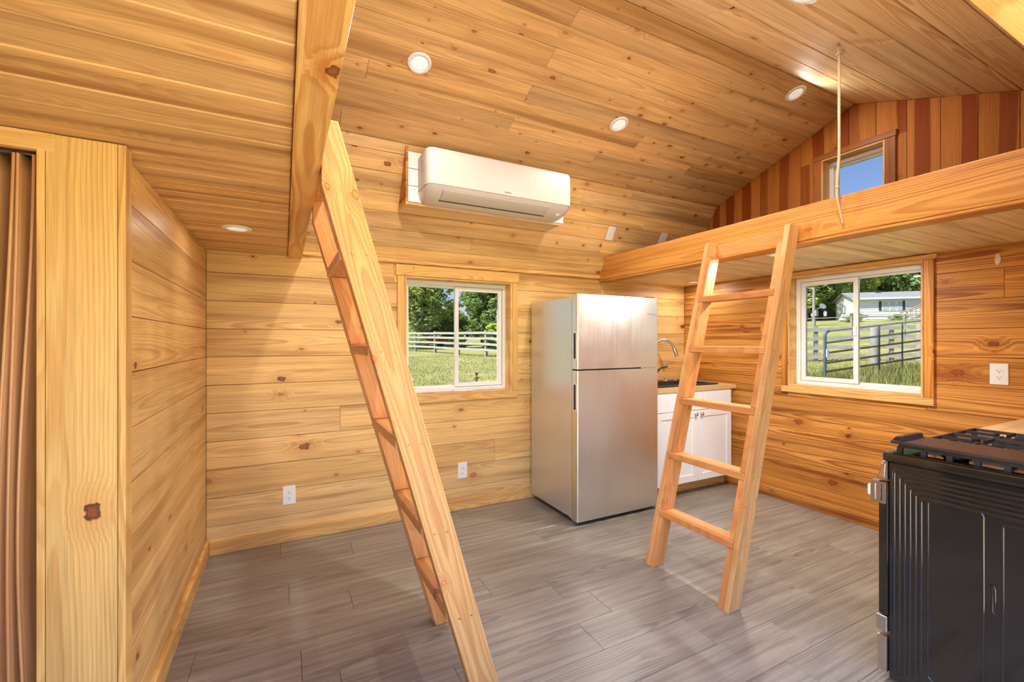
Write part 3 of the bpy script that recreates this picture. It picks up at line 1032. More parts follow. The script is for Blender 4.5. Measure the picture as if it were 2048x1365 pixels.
# ------------------------------------------------------------------ plates
def outlet(label, fr, u, v, w=0.078, h=0.125, n=0.0, kind='outlet'):
    t = thing('power_outlet' if kind == 'outlet' else 'light_switch', label, 'outlet' if kind == 'outlet' else 'switch', fr.p(u, v, n), group='wall plates')

    def bx(mb, p0, p1, q0, q1, n0, n1):
        c = [fr.p(u + a, v + b, n + nn) for nn in (n0, n1) for a, b in ((p0, q0), (p1, q0), (p1, q1), (p0, q1))]
        mb.add(c, [(3, 2, 1, 0), (4, 5, 6, 7), (0, 1, 5, 4), (1, 2, 6, 5), (2, 3, 7, 6), (3, 0, 4, 7)])
    board('plate', M['white'], t, fr, u - w / 2, u + w / 2, v - h / 2, v + h / 2, n + 0.0006, n + 0.006, 'u', 0.002)
    if kind == 'outlet':
        for s in (1, -1):
            cv = v + s * 0.0195
            m = MB()
            pts = []
            for k in range(20):
                th = 2 * math.pi * k / 20
                pts.append((0.0172 * math.cos(th), max(-0.0125, min(0.0125, 0.0172 * math.sin(th)))))
            vs = [fr.p(u + a, cv + b, n + nn) for nn in (0.006, 0.0072) for a, b in pts]
            m.add(vs, [tuple(range(20))[::-1], tuple(range(20, 40))] + [(i, (i + 1) % 20, 20 + (i + 1) % 20, 20 + i) for i in range(20)])
            sk = m.build('socket', M['white'], t)
            for a0, a1, b0, b1 in ((-0.0072, -0.0050, -0.001, 0.0075), (0.0050, 0.0070, 0.000, 0.0065), (-0.0026, 0.0026, -0.0095, -0.005)):
                c = [fr.p(u + a, cv + b, n + nn) for nn in (0.0068, 0.0075) for a, b in ((a0, b0), (a1, b0), (a1, b1), (a0, b1))]
                d = MB()
                d.add(c, [(3, 2, 1, 0), (4, 5, 6, 7), (0, 1, 5, 4), (1, 2, 6, 5), (2, 3, 7, 6), (3, 0, 4, 7)])
                d.build('slot', M['slot'], sk)
    else:
        m = MB()
        bx(m, -0.005, 0.005, -0.012, 0.012, 0.006, 0.009)
        bx(m, -0.004, 0.004, 0.000, 0.009, 0.009, 0.016)
        m.build('toggle', M['white'], t)
        d = MB()
        bx(d, -0.0062, 0.0062, -0.0132, 0.0132, 0.0058, 0.0066)
        d.build('toggle_slot', M['grey_text'], t)
    return t


outlet('white duplex outlet low on the back wall, left of the long ladder', BACK, 0.029, 0.308)
outlet('white duplex outlet low on the back wall, under the pasture window', BACK, 1.266, 0.310)
outlet('white duplex outlet on the right wall above the range', RIGHT, -1.021, 1.147)
ks = lambda z: (z - WALL_TOP) / (KNEE_Z - WALL_TOP) * Lk
outlet('white switch plate on the ceiling knee above the right loft beam', fr_k, 2.598, ks(2.308), kind='switch')
outlet('white outlet plate half hidden behind the right loft beam', fr_k, 3.225, ks(2.318))
ov = thing('wood_plug', 'pale oval wooden plug on the right wall near the loft ceiling', 'plug', RIGHT.p(-1.026, 1.827, 0))
m = MB()
for kk, (sc, nn) in enumerate(((1.0, 0.0006), (1.0, 0.004), (0.82, 0.007))):
    pass
prof = [(1.0, 0.0006), (1.0, 0.004), (0.8, 0.0065)]
vs = [RIGHT.p(-1.026 + 0.0135 * s * math.cos(2 * math.pi * k / 28), 1.827 + 0.034 * s * math.sin(2 * math.pi * k / 28), nn) for s, nn in prof for k in range(28)]
m.add(vs, [tuple(range(28))[::-1], tuple(range(56, 84))] + [(r * 28 + i, r * 28 + (i + 1) % 28, (r + 1) * 28 + (i + 1) % 28, (r + 1) * 28 + i) for r in range(2) for i in range(28)])
m.build('plug_face', plain('pale_maple', srgb(226, 204, 176), 0.5, var=0.12, vscale=40), ov)

# ------------------------------------------------------------------ air conditioner on its wooden wedge
ACF = Frame((0, 0, 0), (1, 0, 0), (0, 0, 1))                 # u = x, v = z, n = -y
wdg = thing('mounting_box', 'wedge shaped pine box behind the air conditioner', 'wooden box', (1.375, 3.05, 2.27))
kn_y = lambda z: YB - (z - WALL_TOP) / (KNEE_Z - WALL_TOP) * (YB - KNEE_Y)
WX0, WX1, WY = 0.715, 1.935, 2.936
SIDE = Frame((WX0, 0, 0), (0, -1, 0), (0, 0, 1))             # faces -x, u = -y
zs = [2.268, 2.372, 2.50, 2.64]
for z0, z1 in zip(zs, zs[1:]):
    for fx, nm in ((WX0, 'side_slat'), (WX1 - 0.018, 'side_slat')):
        f2 = Frame((fx, 0, 0), (0, -1, 0), (0, 0, 1))
        polyboard(nm, M['wall_r'], wdg, f2, [(-kn_y(z0) + 0.003, z0 + .001), (-WY, z0 + .001), (-WY, z1 - .001), (-kn_y(z1) + 0.003, z1 - .001)], -0.018, 0.0, 'u')
board('bottom_board', M['ceil_wide'], wdg, Frame((0, 0, 2.268), (1, 0, 0), (0, -1, 0)), WX0, WX1, -kn_y(2.255) + 0.005, -WY, 0.0, 0.014, 'u', 0.001)
ac = thing('air_conditioner', 'white wall mounted split air conditioner on the sloped ceiling', 'air conditioner', (1.34, 2.8, 2.25))
bp = MB().box((0.728, 2.922, 2.268), (1.95, 2.934, 2.598)).build('back_plate', M['white'], ac)
for z in (2.372, 2.486):
    MB().box((0.7275, 2.919, z), (0.80, 2.9219, z + 0.003)).build('plate_rib', M['grey_text'], bp)
AX0, AX1 = 0.792, 1.888
# body: rounded outline in plan, front panel wraps round both ends
def plan(x0, x1, yf, yb, r, n=8):
    pts = [(x0, yb)]
    for k in range(n + 1):
        th = math.pi + math.pi / 2 * k / n
        pts.append((x0 + r + r * math.cos(th), yf + r + r * math.sin(th)))
    for k in range(n + 1):
        th = 1.5 * math.pi + math.pi / 2 * k / n
        pts.append((x1 - r + r * math.cos(th), yf + r + r * math.sin(th)))
    pts.append((x1, yb))
    return pts
def loft(levels, mb, smooth=True):
    n = len(levels[0])
    vs = [p for l in levels for p in l]
    fs = []
    for i in range(len(levels) - 1):
        for k in range(n - 1):
            fs.append((i * n + k, i * n + k + 1, (i + 1) * n + k + 1, (i + 1) * n + k))
        fs.append((i * n + n - 1, i * n, (i + 1) * n, (i + 1) * n + n - 1))
    mb.add(vs, fs, smooth)
    mb.add(levels[0], [tuple(range(n))])
    mb.add(levels[-1], [tuple(range(n))[::-1]])
lev = []
for z, yf, ins in ((2.334, 2.700, 0.0), (2.42, 2.698, 0.0), (2.54, 2.700, 0.0), (2.556, 2.704, 0.0015), (2.566, 2.712, 0.006), (2.572, 2.728, 0.014)):
    lev.append([(x, y, z) for x, y in plan(AX0 + ins, AX1 - ins, yf, 2.921, 0.055 - ins)])
m = MB()
loft(lev, m)
fp = m.build('front_panel', M['ac_white'], ac)
lev = []
for k in range(9):
    th = k / 8
    z = 2.3325 - 0.0755 * (1 - (1 - th) ** 1.7)
    yf = 2.7035 + 0.165 * th ** 1.15
    ins = 0.003 + 0.05 * th ** 2
    lev.append([(x, y, z) for x, y in plan(AX0 + ins, AX1 - ins, yf, 2.9215, 0.055)])
m = MB()
loft(lev[::-1], m)
un = m.build('underside', M['ac_under'], ac)
# the groove between panel and underside
m = MB()
loft([[(x, y, z) for x, y in plan(AX0 + 0.006, AX1 - 0.006, 2.707, 2.92, 0.05)] for z in (2.3315, 2.3345)], m)
m.build('panel_groove', M['grey_text'], ac)
# louver flap lying on the underside and its dark slot
def under(t_, off=0.0):
    z = 2.3325 - 0.0755 * (1 - (1 - t_) ** 1.7)
    yf = 2.7035 + 0.165 * t_ ** 1.15
    return (yf - off * 0.75, z - off * 0.66)
fx0, fx1 = 0.905, 1.70
m = MB()
ts = [0.20, 0.3, 0.42, 0.54, 0.66]
lo = [under(q, 0.004) for q in ts]
hi = [under(q, -0.002) for q in ts]
m.prism([*lo, *hi[::-1]], 0, fx0, fx1)
m.build('louver', M['ac_white'], ac)
m = MB()
a, b = under(0.665, 0.0012), under(0.74, 0.0012)
m.prism([a, b, under(0.74, -0.004), under(0.665, -0.004)], 0, fx0 - 0.004, fx1 + 0.004)
m.build('air_slot', M['slot'], ac)
for sx in (fx0 - 0.003, fx1):
    m = MB()
    m.prism([under(q, 0.0012) for q in (0.18, 0.4, 0.7)] + [under(q, -0.003) for q in (0.7, 0.4, 0.18)], 0, sx, sx + 0.003)
    m.build('louver_gap', M['grey_text'], ac)
c = under(0.45, 0.0)
m = MB().lathe([(0.017, -0.002), (0.017, 0.0015), (0.0145, 0.0018), (0.0145, 0.0008), (0.011, 0.0008)], (1.80, c[0], c[1]), (0, -0.62, -0.78), 24)
m.build('indicator', M['white'], ac)
text_mesh('logo', 'DAIKIN', 0.0155, M['grey_text'], fp, ACF, 1.352, 2.352, -2.6983, 0.0004)

# ------------------------------------------------------------------ ladders
def ladder(label, base, sgn, foot_x, dxdz, width, near_y, far_y, t_out, t_in, rungs, ztop, shear, cutx, rungmat, railmat, flush, head):
    """Ladder leaning in x (sgn = +1 leans towards +x with height). Rails are sheared prisms:
    front edge x = foot_x + sgn*dxdz*z, depth `width` measured along x."""
    t = thing('loft_ladder', label, 'ladder', base)
    ang = math.atan(dxdz)
    U = V3((sgn * math.sin(ang), shear * math.cos(ang), math.cos(ang))).normalized()      # up along the rail
    dirx = V3((sgn * 1.0, 0, 0))

    def fx(z):
        return foot_x + sgn * dxdz * z

    def rail(name, y0, y1, z0, z1, mat, ch, topcut=None, inset=0.0):
        # polygon in (x, z) then extruded in y; local x axis along the rail
        a = [(fx(z0) + inset, z0), (fx(z1) + inset, z1)]
        b = [(fx(z1) + width - inset, z1), (fx(z0) + width - inset, z0)]
        pts = a + b
        if topcut is not None:
            if sgn < 0:        # leaning towards -x: the left edge is cut vertical at topcut
                zc = (foot_x - topcut) / dxdz
                if zc < z1:
                    pts = [(fx(z0), z0), (topcut, zc), (topcut, z1), (fx(z1) + width, z1), (fx(z0) + width, z0)]
            else:
                zc = (topcut - foot_x - width) / dxdz
                if zc < z1:
                    pts = [(fx(z0), z0), (fx(z1), z1), (topcut, z1), (topcut, zc), (fx(z0) + width, z0)]
        ax = V3((U.x, 0, U.z)).normalized()
        az = V3((0, -1, 0))
        ay = az.cross(ax)
        cx = sum(p[0] for p in pts) / len(pts)
        cz = sum(p[1] for p in pts) / len(pts)
        ym = (y0 + y1) / 2
        zmid = cz
        cc = V3((cx, ym + shear * zmid, cz))
        bm = bmesh.new()
        T = y1 - y0
        lo, hi = [], []
        for (px, pz) in pts:
            sh = shear * (pz - cz)
            w = V3((px - cx, 0, pz - cz))
            lo.append(bm.verts.new((w.dot(ax), w.dot(ay), -T / 2 - sh)))
            hi.append(bm.verts.new((w.dot(ax), w.dot(ay), T / 2 - sh)))
        n = len(pts)
        bm.faces.new(lo[::-1])
        bm.faces.new(hi)
        for i in range(n):
            bm.faces.new((lo[i], lo[(i + 1) % n], hi[(i + 1) % n], hi[i]))
        bmesh.ops.bevel(bm, geom=list(bm.edges), offset=ch, segments=2, affect='EDGES', profile=0.6)
        return _finish(name, mat, t, bm, ax, ay, az, cc)

    rails = []
    for (yo0, yo1, yi0, yi1) in ((near_y, near_y + t_out, near_y + t_out, near_y + t_out + t_in),
                                 (far_y - t_out, far_y, far_y - t_out - t_in, far_y - t_out)):
        rr = rail('side_rail', yo0, yo1, 0.0, ztop, railmat, 0.004, cutx)
        rails.append(rr)
        zz = [0.0] + [q for r in rungs for q in (r - 0.038, r)] + [ztop - (0.10 if head else 0.03)]
        for k in range(0, len(zz), 2):
            if zz[k + 1] - zz[k] < 0.03:
                continue
            rail('spacer_block', yi0 + 0.0004, yi1, zz[k] + 0.0006, zz[k + 1] - 0.0006, M['rung'], 0.0025, None if k < len(zz) - 2 else cutx, 0.003)
    for r in rungs:
        x0 = fx(r - 0.019) - (0.004 if flush else 0.0)
        y0, y1 = near_y + t_out + 0.0005 + shear * r, far_y - t_out - 0.0005 + shear * r
        # tread cut to follow the rails' slope
        f3 = Frame((0, 0, 0), (0, -1, 0), (1, 0, 0))    # u=-y, v = x, n = up (z)
        board('rung', rungmat, t, f3, -y1, -y0, x0, x0 + width + 0.004, r - 0.0375, r - 0.0005, 'u', 0.004)
    if head:
        z0, z1 = head
        y0, y1 = near_y + t_out + 0.0005 + shear * z1, far_y - t_out - 0.0005 + shear * z1
        xb = (cutx - 0.038) if sgn > 0 else cutx
        board('head_board', rungmat, t, Frame((xb, 0, 0), (0, -1, 0), (0, 0, 1)), -y1, -y0, z0, z1, -0.0375, 0.0, 'u', 0.004)
    # screws through the near rail into each rung
    for r in rungs:
        for q in (0.3, 0.72):
            mm = MB()
            cx = fx(r - 0.02) + width * q
            mm.lathe([(0.0042, -0.001), (0.0042, 0.0008), (0.001, 0.0004)], (cx, near_y + shear * r, r - 0.02), (0, -1, 0), 10)
            mm.build('screw', M['screw'], t)
    return t


ladder('long open pine ladder leaning on the left loft beam, in the foreground', (0.68, 1.83, 0), -1, 0.632, 0.285, 0.112, 1.55, 2.098, 0.038, 0.036,
       [0.335, 0.667, 0.997, 1.327, 1.652], 2.06, 0.0, 0.1062, M['tread'], M['ladder'], True, (1.93, 2.02))
ladder('short pine ladder leaning on the right loft beam in front of the sink cabinet', (1.98, 1.74, 0), 1, 1.937, 0.29, 0.092, 1.455, 2.02, 0.032, 0.030,
       [0.322, 0.655, 0.985, 1.31, 1.632], 2.0, 0.0225, 2.6285, M['rung'], M['ladder'], True, (1.895, 1.99))

# ------------------------------------------------------------------ refrigerator
FX0, FX1, FY0, FY1 = 1.878, 2.668, 2.635, 3.31
fg = thing('refrigerator', 'stainless steel top freezer refrigerator between the window and the sink', 'refrigerator', ((FX0 + FX1) / 2, 2.95, 0))
m = MB().bbox((FX0 + 0.003, 2.712, 0.038), (FX1 - 0.003, FY1, 1.672), 0.006, 3)
m.build('cabinet_body', M['fridge_side'], fg)
m = MB().box((FX0 + 0.012, 2.700, 0.06), (FX1 - 0.012, 2.7118, 1.66))
m.build('door_gasket', M['rubber'], fg)


def fdoor(z0, z1, hz0, hz1, name):
    # profile of the door in plan with a pocket handle cut into its left edge
    d = MB()
    r = 0.012
    def ring(z, hollow):
        x0 = FX0
        pts = [(x0, 2.6985), (x0, FY0 + r)]
        for k in range(1, 6):
            th = math.pi + math.pi / 2 * k / 5
            pts.append((x0 + r + r * math.cos(th), FY0 + r + r * math.sin(th)))
        for k in range(0, 5):
            th = 1.5 * math.pi + math.pi / 2 * k / 5
            pts.append((FX1 - r + r * math.cos(th), FY0 + r + r * math.sin(th)))
        pts += [(FX1, FY0 + r), (FX1, 2.6985)]
        return [(x, y, z) for x, y in pts]
    levels = [ring(z, False) for z in (z0, z1)]
    loft(levels, d, smooth=False)
    o = d.build(name, M['steel'], fg)
    p = MB().bbox((FX0 - 0.0006, 2.648, hz0), (FX0 + 0.010, 2.680, hz1), 0.0004, 1)
    h = p.build('handle', M['slot'], o)
    q = MB().box((FX0 - 0.0022, 2.6455, hz0 - 0.006), (FX0 + 0.002, 2.6485, hz1 + 0.006))
    q.box((FX0 - 0.0022, 2.6795, hz0 - 0.006), (FX0 + 0.002, 2.6825, hz1 + 0.006))
    q.box((FX0 - 0.0022, 2.6485, hz0 - 0.006), (FX0 + 0.002, 2.6795, hz0))
    q.box((FX0 - 0.0022, 2.6485, hz1), (FX0 + 0.002, 2.6795, hz1 + 0.006))
    q.build('handle_rim', M['white'], o)
    return o


fzd = fdoor(1.138, 1.686, 1.215, 1.402, 'freezer_door')
rfd = fdoor(0.03, 1.128, 0.842, 1.027, 'fridge_door')
m = MB().bbox((2.50, 2.645, 1.1285), (2.655, 2.70, 1.1375), 0.0015, 1)
m.build('middle_hinge', M['chrome'], fg)
m = MB().bbox((2.56, 2.655, 1.6865), (2.65, 2.76, 1.696), 0.002, 1)
m.build('top_hinge', M['slot'], fg)
text_mesh('logo', 'AMANA', 0.020, M['chrome'], fzd, Frame((0, FY0, 0), (1, 0, 0), (0, 0, 1)), 2.598, 1.556, 0.0006, 0.0006, sx=1.35)
m = MB().lathe([(0.019, -0.009), (0.021, -0.006), (0.021, 0.006), (0.019, 0.009)], (1.925, 2.745, 0.0215), (1, 0, 0), 20)
m.build('roller', M['white'], fg)
for x in (1.905, 1.938):
    MB().box((x, 2.728, 0.018), (x + 0.007, 2.775, 0.040)).build('roller_bracket', M['white'], fg)
for fx_, fy_, r_ in ((2.60, 2.735, 0.012), (1.98, 2.735, 0.012), (2.60, 3.25, 0.015), (1.95, 3.25, 0.015)):
    MB().lathe([(r_, 0.0), (r_, 0.01), (r_ * 0.6, 0.011), (r_ * 0.6, 0.0375)], (fx_, fy_, 0.0005), (0, 0, 1), 14).build('foot', M['rubber'], fg)

# ------------------------------------------------------------------ sink cabinet, worktop, sink, tap
CX0, CX1, CYF = 2.735, 3.668, 2.742
sc = thing('sink_cabinet', 'white shaker sink base cabinet beside the refrigerator', 'cabinet', (3.2, 3.0, 0))
m = MB().box((CX0, CYF, 0.115), (CX1, 3.318, 0.905))
m.build('carcass', M['cab'], sc)
board('toe_kick', M['trim'], sc, Frame((0, 2.845, 0), (1, 0, 0), (0, 0, 1)), CX0, 3.7355, 0.001, 0.1145, -0.016, 0.0, 'u', 0.001)
CF = Frame((0, CYF - 0.0008, 0), (1, 0, 0), (0, 0, 1))
board('drawer_front', M['cab'], sc, CF, CX0 + 0.003, CX1 - 0.002, 0.742, 0.897, 0.0, 0.019, 'u', 0.0015)


def shaker(u0, u1, v0, v1, knob_u):
    w = 0.057
    o = MB()
    def fb(p0, p1, q0, q1, n0, n1):
        o.box((p0, CYF - 0.0008 - n0, q0), (p1, CYF - 0.0008 - n1, q1))
    fb(u0, u0 + w, v0, v1, 0, 0.019)
    fb(u1 - w, u1, v0, v1, 0, 0.019)
    fb(u0 + w, u1 - w, v0, v0 + w, 0, 0.019)
    fb(u0 + w, u1 - w, v1 - w, v1, 0, 0.019)
    fb(u0 + w, u1 - w, v0 + w, v1 - w, 0, 0.0105)
    dd = o.build('door', M['cab'], sc)
    k = MB().lathe([(0.0055, 0.0), (0.0055, 0.014), (0.010, 0.016), (0.0145, 0.020), (0.0150, 0.025), (0.011, 0.029), (0.004, 0.0305)], (knob_u, CYF - 0.0198, 0.706), (0, -1, 0), 20)
    k.build('knob', M['satin'], dd)


shaker(CX0 + 0.003, 3.2235, 0.122, 0.738, 3.190)
shaker(3.2265, CX1 - 0.002, 0.122, 0.738, 3.262)
wt = thing('worktop', 'pale butcher block worktop over the sink cabinet', 'countertop', (3.2, 3.0, 0.906))
WTF = Frame((0, 0, 0.944), (1, 0, 0), (0, 1, 0))
SX0, SX1, SY0, SY1 = 2.80, 3.575, 2.79, 3.235
for r in minus((2.705, 3.735, 2.722, 3.318), (SX0 + 0.02, SX1 - 0.02, SY0 + 0.02, SY1 - 0.02)):
    board('slab', M['butcher'], wt, WTF, r[0], r[1], r[2], r[3], -0.0375, 0.0, 'u', 0)
sk = thing('kitchen_sink', 'black drop-in composite sink in the worktop beside the refrigerator', 'sink', (3.2, 3.0, 0.944))
m = MB()
for r in minus((SX0, SX1, SY0, SY1), (SX0 + 0.045, SX1 - 0.045, SY0 + 0.045, SY1 - 0.105)):
    m.box((r[0], r[2], 0.9445), (r[1], r[3], 0.956))
m.build('rim', M['sink'], sk)
m = MB()
bx0, bx1, by0, by1 = SX0 + 0.045, SX1 - 0.045, SY0 + 0.045, SY1 - 0.105
m.box((bx0 - 0.01, by0 - 0.01, 0.76), (bx1 + 0.01, by1 + 0.01, 0.77))
m.box((bx0 - 0.012, by0 - 0.012, 0.77), (bx0, by1 + 0.012, 0.944)).box((bx1, by0 - 0.012, 0.77), (bx1 + 0.012, by1 + 0.012, 0.944))
m.box((bx0, by0 - 0.012, 0.77), (bx1, by0, 0.944)).box((bx0, by1, 0.77), (bx1, by1 + 0.012, 0.944))
m.build('basin', M['sink'], sk)
m = MB().lathe([(0.024, 0.0005), (0.024, 0.003), (0.018, 0.008), (0.006, 0.014), (0.006, 0.022), (0.012, 0.024), (0.010, 0.028)], (3.30, 3.165, 0.956), (0, 0, 1), 24)
m.build('air_switch', M['chrome'], sk)
m = MB().lathe([(0.017, 0.0005), (0.017, 0.004), (0.012, 0.007)], (3.43, 3.165, 0.956), (0, 0, 1), 20)
m.build('hole_cover', M['chrome'], sk)
# tap
TX, TY = 3.12, 3.17
tp = thing('kitchen_tap', 'arched satin nickel pull-down kitchen tap behind the refrigerator edge', 'tap', (TX, TY, 0.956))
m = MB().lathe([(0.027, 0.0005), (0.027, 0.006), (0.022, 0.010), (0.021, 0.11), (0.019, 0.125), (0.0135, 0.14)], (TX, TY, 0.956), (0, 0, 1), 24)
m.build('body', M['satin'], tp)
pth = [(TX, TY, 1.09), (TX, TY, 1.24)]
rad_ = 0.115
dv = V3((0.93, -0.37, 0)).normalized()
for k in range(1, 17):
    th = math.pi * k / 16 * 0.90
    a = rad_ * (1 - math.cos(th))
    pth.append((TX + dv.x * a, TY + dv.y * a, 1.24 + rad_ * math.sin(th)))
m = MB().tube(pth, 0.0135, 16)
m.build('spout', M['satin'], tp)
e0, e1 = V3(pth[-1]), V3(pth[-1]) + (V3(pth[-1]) - V3(pth[-2])).normalized() * 0.085
m = MB().tube([e0, e0 + (e1 - e0) * 0.1, e0 + (e1 - e0) * 0.85, e1], 0.016, 18, radii=[0.0145, 0.016, 0.0185, 0.0175])
m.build('spray_head', M['satin'], tp)
m = MB().tube([(TX + 0.02, TY - 0.004, 1.035), (TX + 0.05, TY - 0.02, 1.045), (TX + 0.085, TY - 0.035, 1.085), (TX + 0.15, TY - 0.06, 1.10)], 0.008, 12, radii=[0.013, 0.011, 0.009, 0.008])
m.build('lever', M['slot'], tp)

# ------------------------------------------------------------------ gas range
RX0, RX1, RYB, RYF = 2.105, 2.862, YF + 0.012, 0.885
rg_ = thing('gas_range', 'black gas range with stainless front standing against the front wall', 'stove', ((RX0 + RX1) / 2, 0.58, 0))
m = MB().box((RX0 + 0.02, RYB, 0.018), (RX1 - 0.002, RYF - 0.006, 0.868))
m.build('body', M['black'], rg_)
# pressed side panel: grooves stepping in from the front top corner
SP = Frame((RX0 + 0.02, 0, 0), (0, -1, 0), (0, 0, 1))       # faces -x, u = -y
sp_ = board('side_panel', M['black'], rg_, SP, -RYF + 0.006, -RYB, 0.02, 0.868, 0.0, 0.010, 'u', 0.003)
def ridge(path, w, h, nm, mat=None):
    # rounded rib following a path in (y, z) on the panel
    mb = MB()
    mb.tube([(RX0 + 0.0135, y, z) for y, z in path], w, 10)
    mb.build(nm, mat or M['black'], rg_)
for k in range(6):
    d = 0.016 + k * 0.0165
    yv, zt = RYF - 0.006 - d, 0.862 - d * 1.05
    ridge([(yv, 0.06), (yv, zt - 0.02), (yv - 0.003, zt - 0.009), (yv - 0.009, zt - 0.003), (yv - 0.02, zt), (RYB + 0.03, zt)], 0.0065, 0, 'pressed_rib')
def loop(y0, y1, z0, z1, w, nm):
    r = 0.012
    mb = MB()
    pts = [(y0, z0 + r), (y0, z1 - r), (y0 - r * .3, z1 - r * .3), (y0 - r, z1), (y1 + r, z1), (y1 + r * .3, z1 - r * .3), (y1, z1 - r), (y1, z0 + r), (y1 + r, z0), (y0 - r, z0), (y0, z0 + r)]
    mb.tube([(RX0 + 0.0115, y, z) for y, z in pts], w, 8)
    mb.build(nm, M['black'], rg_)
loop(RYF - 0.125, RYF - 0.272, 0.09, 0.755, 0.0042, 'pressed_panel')
loop(RYF - 0.318, RYF - 0.50, 0.09, 0.735, 0.0042, 'pressed_panel')
loop(RYF - 0.293, RYF - 0.300, 0.42, 0.52, 0.003, 'pressed_mark')
loop(RYF - 0.127, RYF - 0.150, 0.764, 0.770, 0.002, 'pressed_mark')
# cooktop with rounded edge
m = MB().bbox((RX0 - 0.003, RYB + 0.03, 0.8685), (RX1 + 0.001, RYF + 0.012, 0.904), 0.012, 3)
ck = m.build('cooktop', M['black'], rg_)
m = MB().bbox((RX0 + 0.006, RYB + 0.04, 0.9045), (RX1 - 0.010, RYF - 0.02, 0.9085), 0.001, 1)
m.build('burner_tray', M['black'], rg_)
# left grate with griddle plate on it
def bar(mb, a, b, w=0.007, h=0.012):
    a, b = V3(a), V3(b)
    d = (b - a).normalized()
    s = d.cross(V3((0, 0, 1)))
    s = s.normalized() * w if s.length > 1e-4 else V3((w, 0, 0))
    up = V3((0, 0, h))
    vs = [a - s, a + s, b + s, b - s, a - s * 0.55 + up, a + s * 0.55 + up, b + s * 0.55 + up, b - s * 0.55 + up]
    mb.add(vs, [(0, 3, 2, 1), (4, 5, 6, 7), (0, 1, 5, 4), (1, 2, 6, 5), (2, 3, 7, 6), (3, 0, 4, 7)])
GZ = 0.9285
gy0, gy1 = RYB + 0.06, RYF - 0.035
def grate(x0, x1, nm):
    mb = MB()
    for x in (x0, x1):
        bar(mb, (x, gy0, GZ), (x, gy1, GZ))
    for y in (gy0, (gy0 + gy1) / 2, gy1):
        bar(mb, (x0, y, GZ), (x1, y, GZ))
    xm = (x0 + x1) / 2
    for yc in (gy0 + (gy1 - gy0) * 0.25, gy0 + (gy1 - gy0) * 0.75):
        for sx, sy in ((1, 0), (-1, 0), (0, 1), (0, -1)):
            a = (xm + sx * 0.028, yc + sy * 0.028, GZ)
            b = (xm + sx * (x1 - x0) / 2, yc, GZ) if sx else (xm, yc + sy * (gy1 - gy0) * 0.25, GZ)
            bar(mb, a, b, 0.006, 0.013)
            mb.box((a[0] - 0.006, a[1] - 0.006, GZ - 0.009), (a[0] + 0.006, a[1] + 0.006, GZ))
    n = 8
    for k in range(n):
        yy = gy0 + (gy1 - gy0) * k / (n - 1)
        for x in (x0, x1):
            mb.box((x - 0.008, yy - 0.008, 0.9087), (x + 0.008, yy + 0.008, GZ))
    mb.build(nm, M['iron'], rg_)
grate(RX0 + 0.03, RX0 + 0.245, 'grate')
grate(RX0 + 0.262, RX0 + 0.495, 'grate')
grate(RX0 + 0.512, RX1 - 0.03, 'grate')
for bx, by in ((RX0 + 0.1375, gy0 + (gy1 - gy0) * .25), (RX0 + 0.1375, gy0 + (gy1 - gy0) * .75), (RX0 + 0.378, gy0 + (gy1 - gy0) * .25), (RX0 + 0.378, gy0 + (gy1 - gy0) * .75),
               (RX0 + 0.62, gy0 + (gy1 - gy0) * .25), (RX0 + 0.62, gy0 + (gy1 - gy0) * .75)):
    m = MB().lathe([(0.042, 0.0), (0.042, 0.006), (0.034, 0.008), (0.034, 0.012), (0.028, 0.0165)], (bx, by, 0.9088), (0, 0, 1), 20)
    m.build('burner', M['iron'], rg_)
gd = thing('griddle', 'dark cast griddle plate lying on the left grate of the range', 'griddle', (RX0 + 0.125, 0.62, GZ + 0.0135))
m = MB().bbox((RX0 + 0.006, gy0 - 0.01, GZ + 0.0138), (RX0 + 0.205, gy1 + 0.022, GZ + 0.026), 0.003, 2)
m.build('plate', M['griddle'], gd)
m = MB()
m.prism([(gy1 + 0.020, GZ + 0.0262), (gy1 - 0.012, GZ + 0.0262), (gy1 - 0.006, GZ + 0.041), (gy1 + 0.010, GZ + 0.041)], 0, RX0 + 0.02, RX0 + 0.195)
m.build('front_lip', M['iron'], gd)
# stainless front: control panel with angled end cap, handle, oven door, drawer
m = MB()
m.prism([(RYF + 0.004, 0.868), (RYF - 0.004, 0.868), (RYF - 0.004, 0.795), (RYF + 0.03, 0.795)], 0, RX0 - 0.001, RX1)
cp = m.build('control_panel', M['satin'], rg_)
m = MB()
m.prism([(RYF + 0.006, 0.858), (RYF + 0.001, 0.858), (RYF + 0.004, 0.805), (RYF + 0.022, 0.805)], 0, RX0 - 0.003, RX0 - 0.001)
m.build('end_cap', M['chrome'], cp)
for k in range(5):
    kx = RX0 + 0.09 + k * 0.145
    m = MB().lathe([(0.022, 0.0), (0.022, 0.006), (0.018, 0.009), (0.016, 0.028), (0.013, 0.030)], (kx, RYF + 0.018, 0.832), (0, 0.92, 0.39), 20)
    m.build('knob', M['satin'], cp)
m = MB().bbox((RX0 + 0.002, RYF - 0.0055, 0.262), (RX1 - 0.003, RYF + 0.024, 0.788), 0.004, 2)
od = m.build('oven_door', M['black'], rg_)
def hframe(mb):
    # slotted end bracket of the handle
    x0, x1 = RX0 - 0.004, RX0 + 0.022
    z0, z1 = 0.700, 0.785
    y0, y1 = RYF + 0.001, RYF + 0.048
    for ya, yb in ((y0, y0 + 0.009), (y0 + 0.017, y0 + 0.029), (y0 + 0.037, y1)):
        mb.box((x0, ya, z0 + 0.01), (x1, yb, z1 - 0.01))
    mb.box((x0, y0, z0), (x1, y1, z0 + 0.01)).box((x0, y0, z1 - 0.01), (x1, y1, z1))
    mb.box((x0 + 0.012, y0, z0 + 0.01), (x1, y1, z1 - 0.01))
m = MB()
hframe(m)
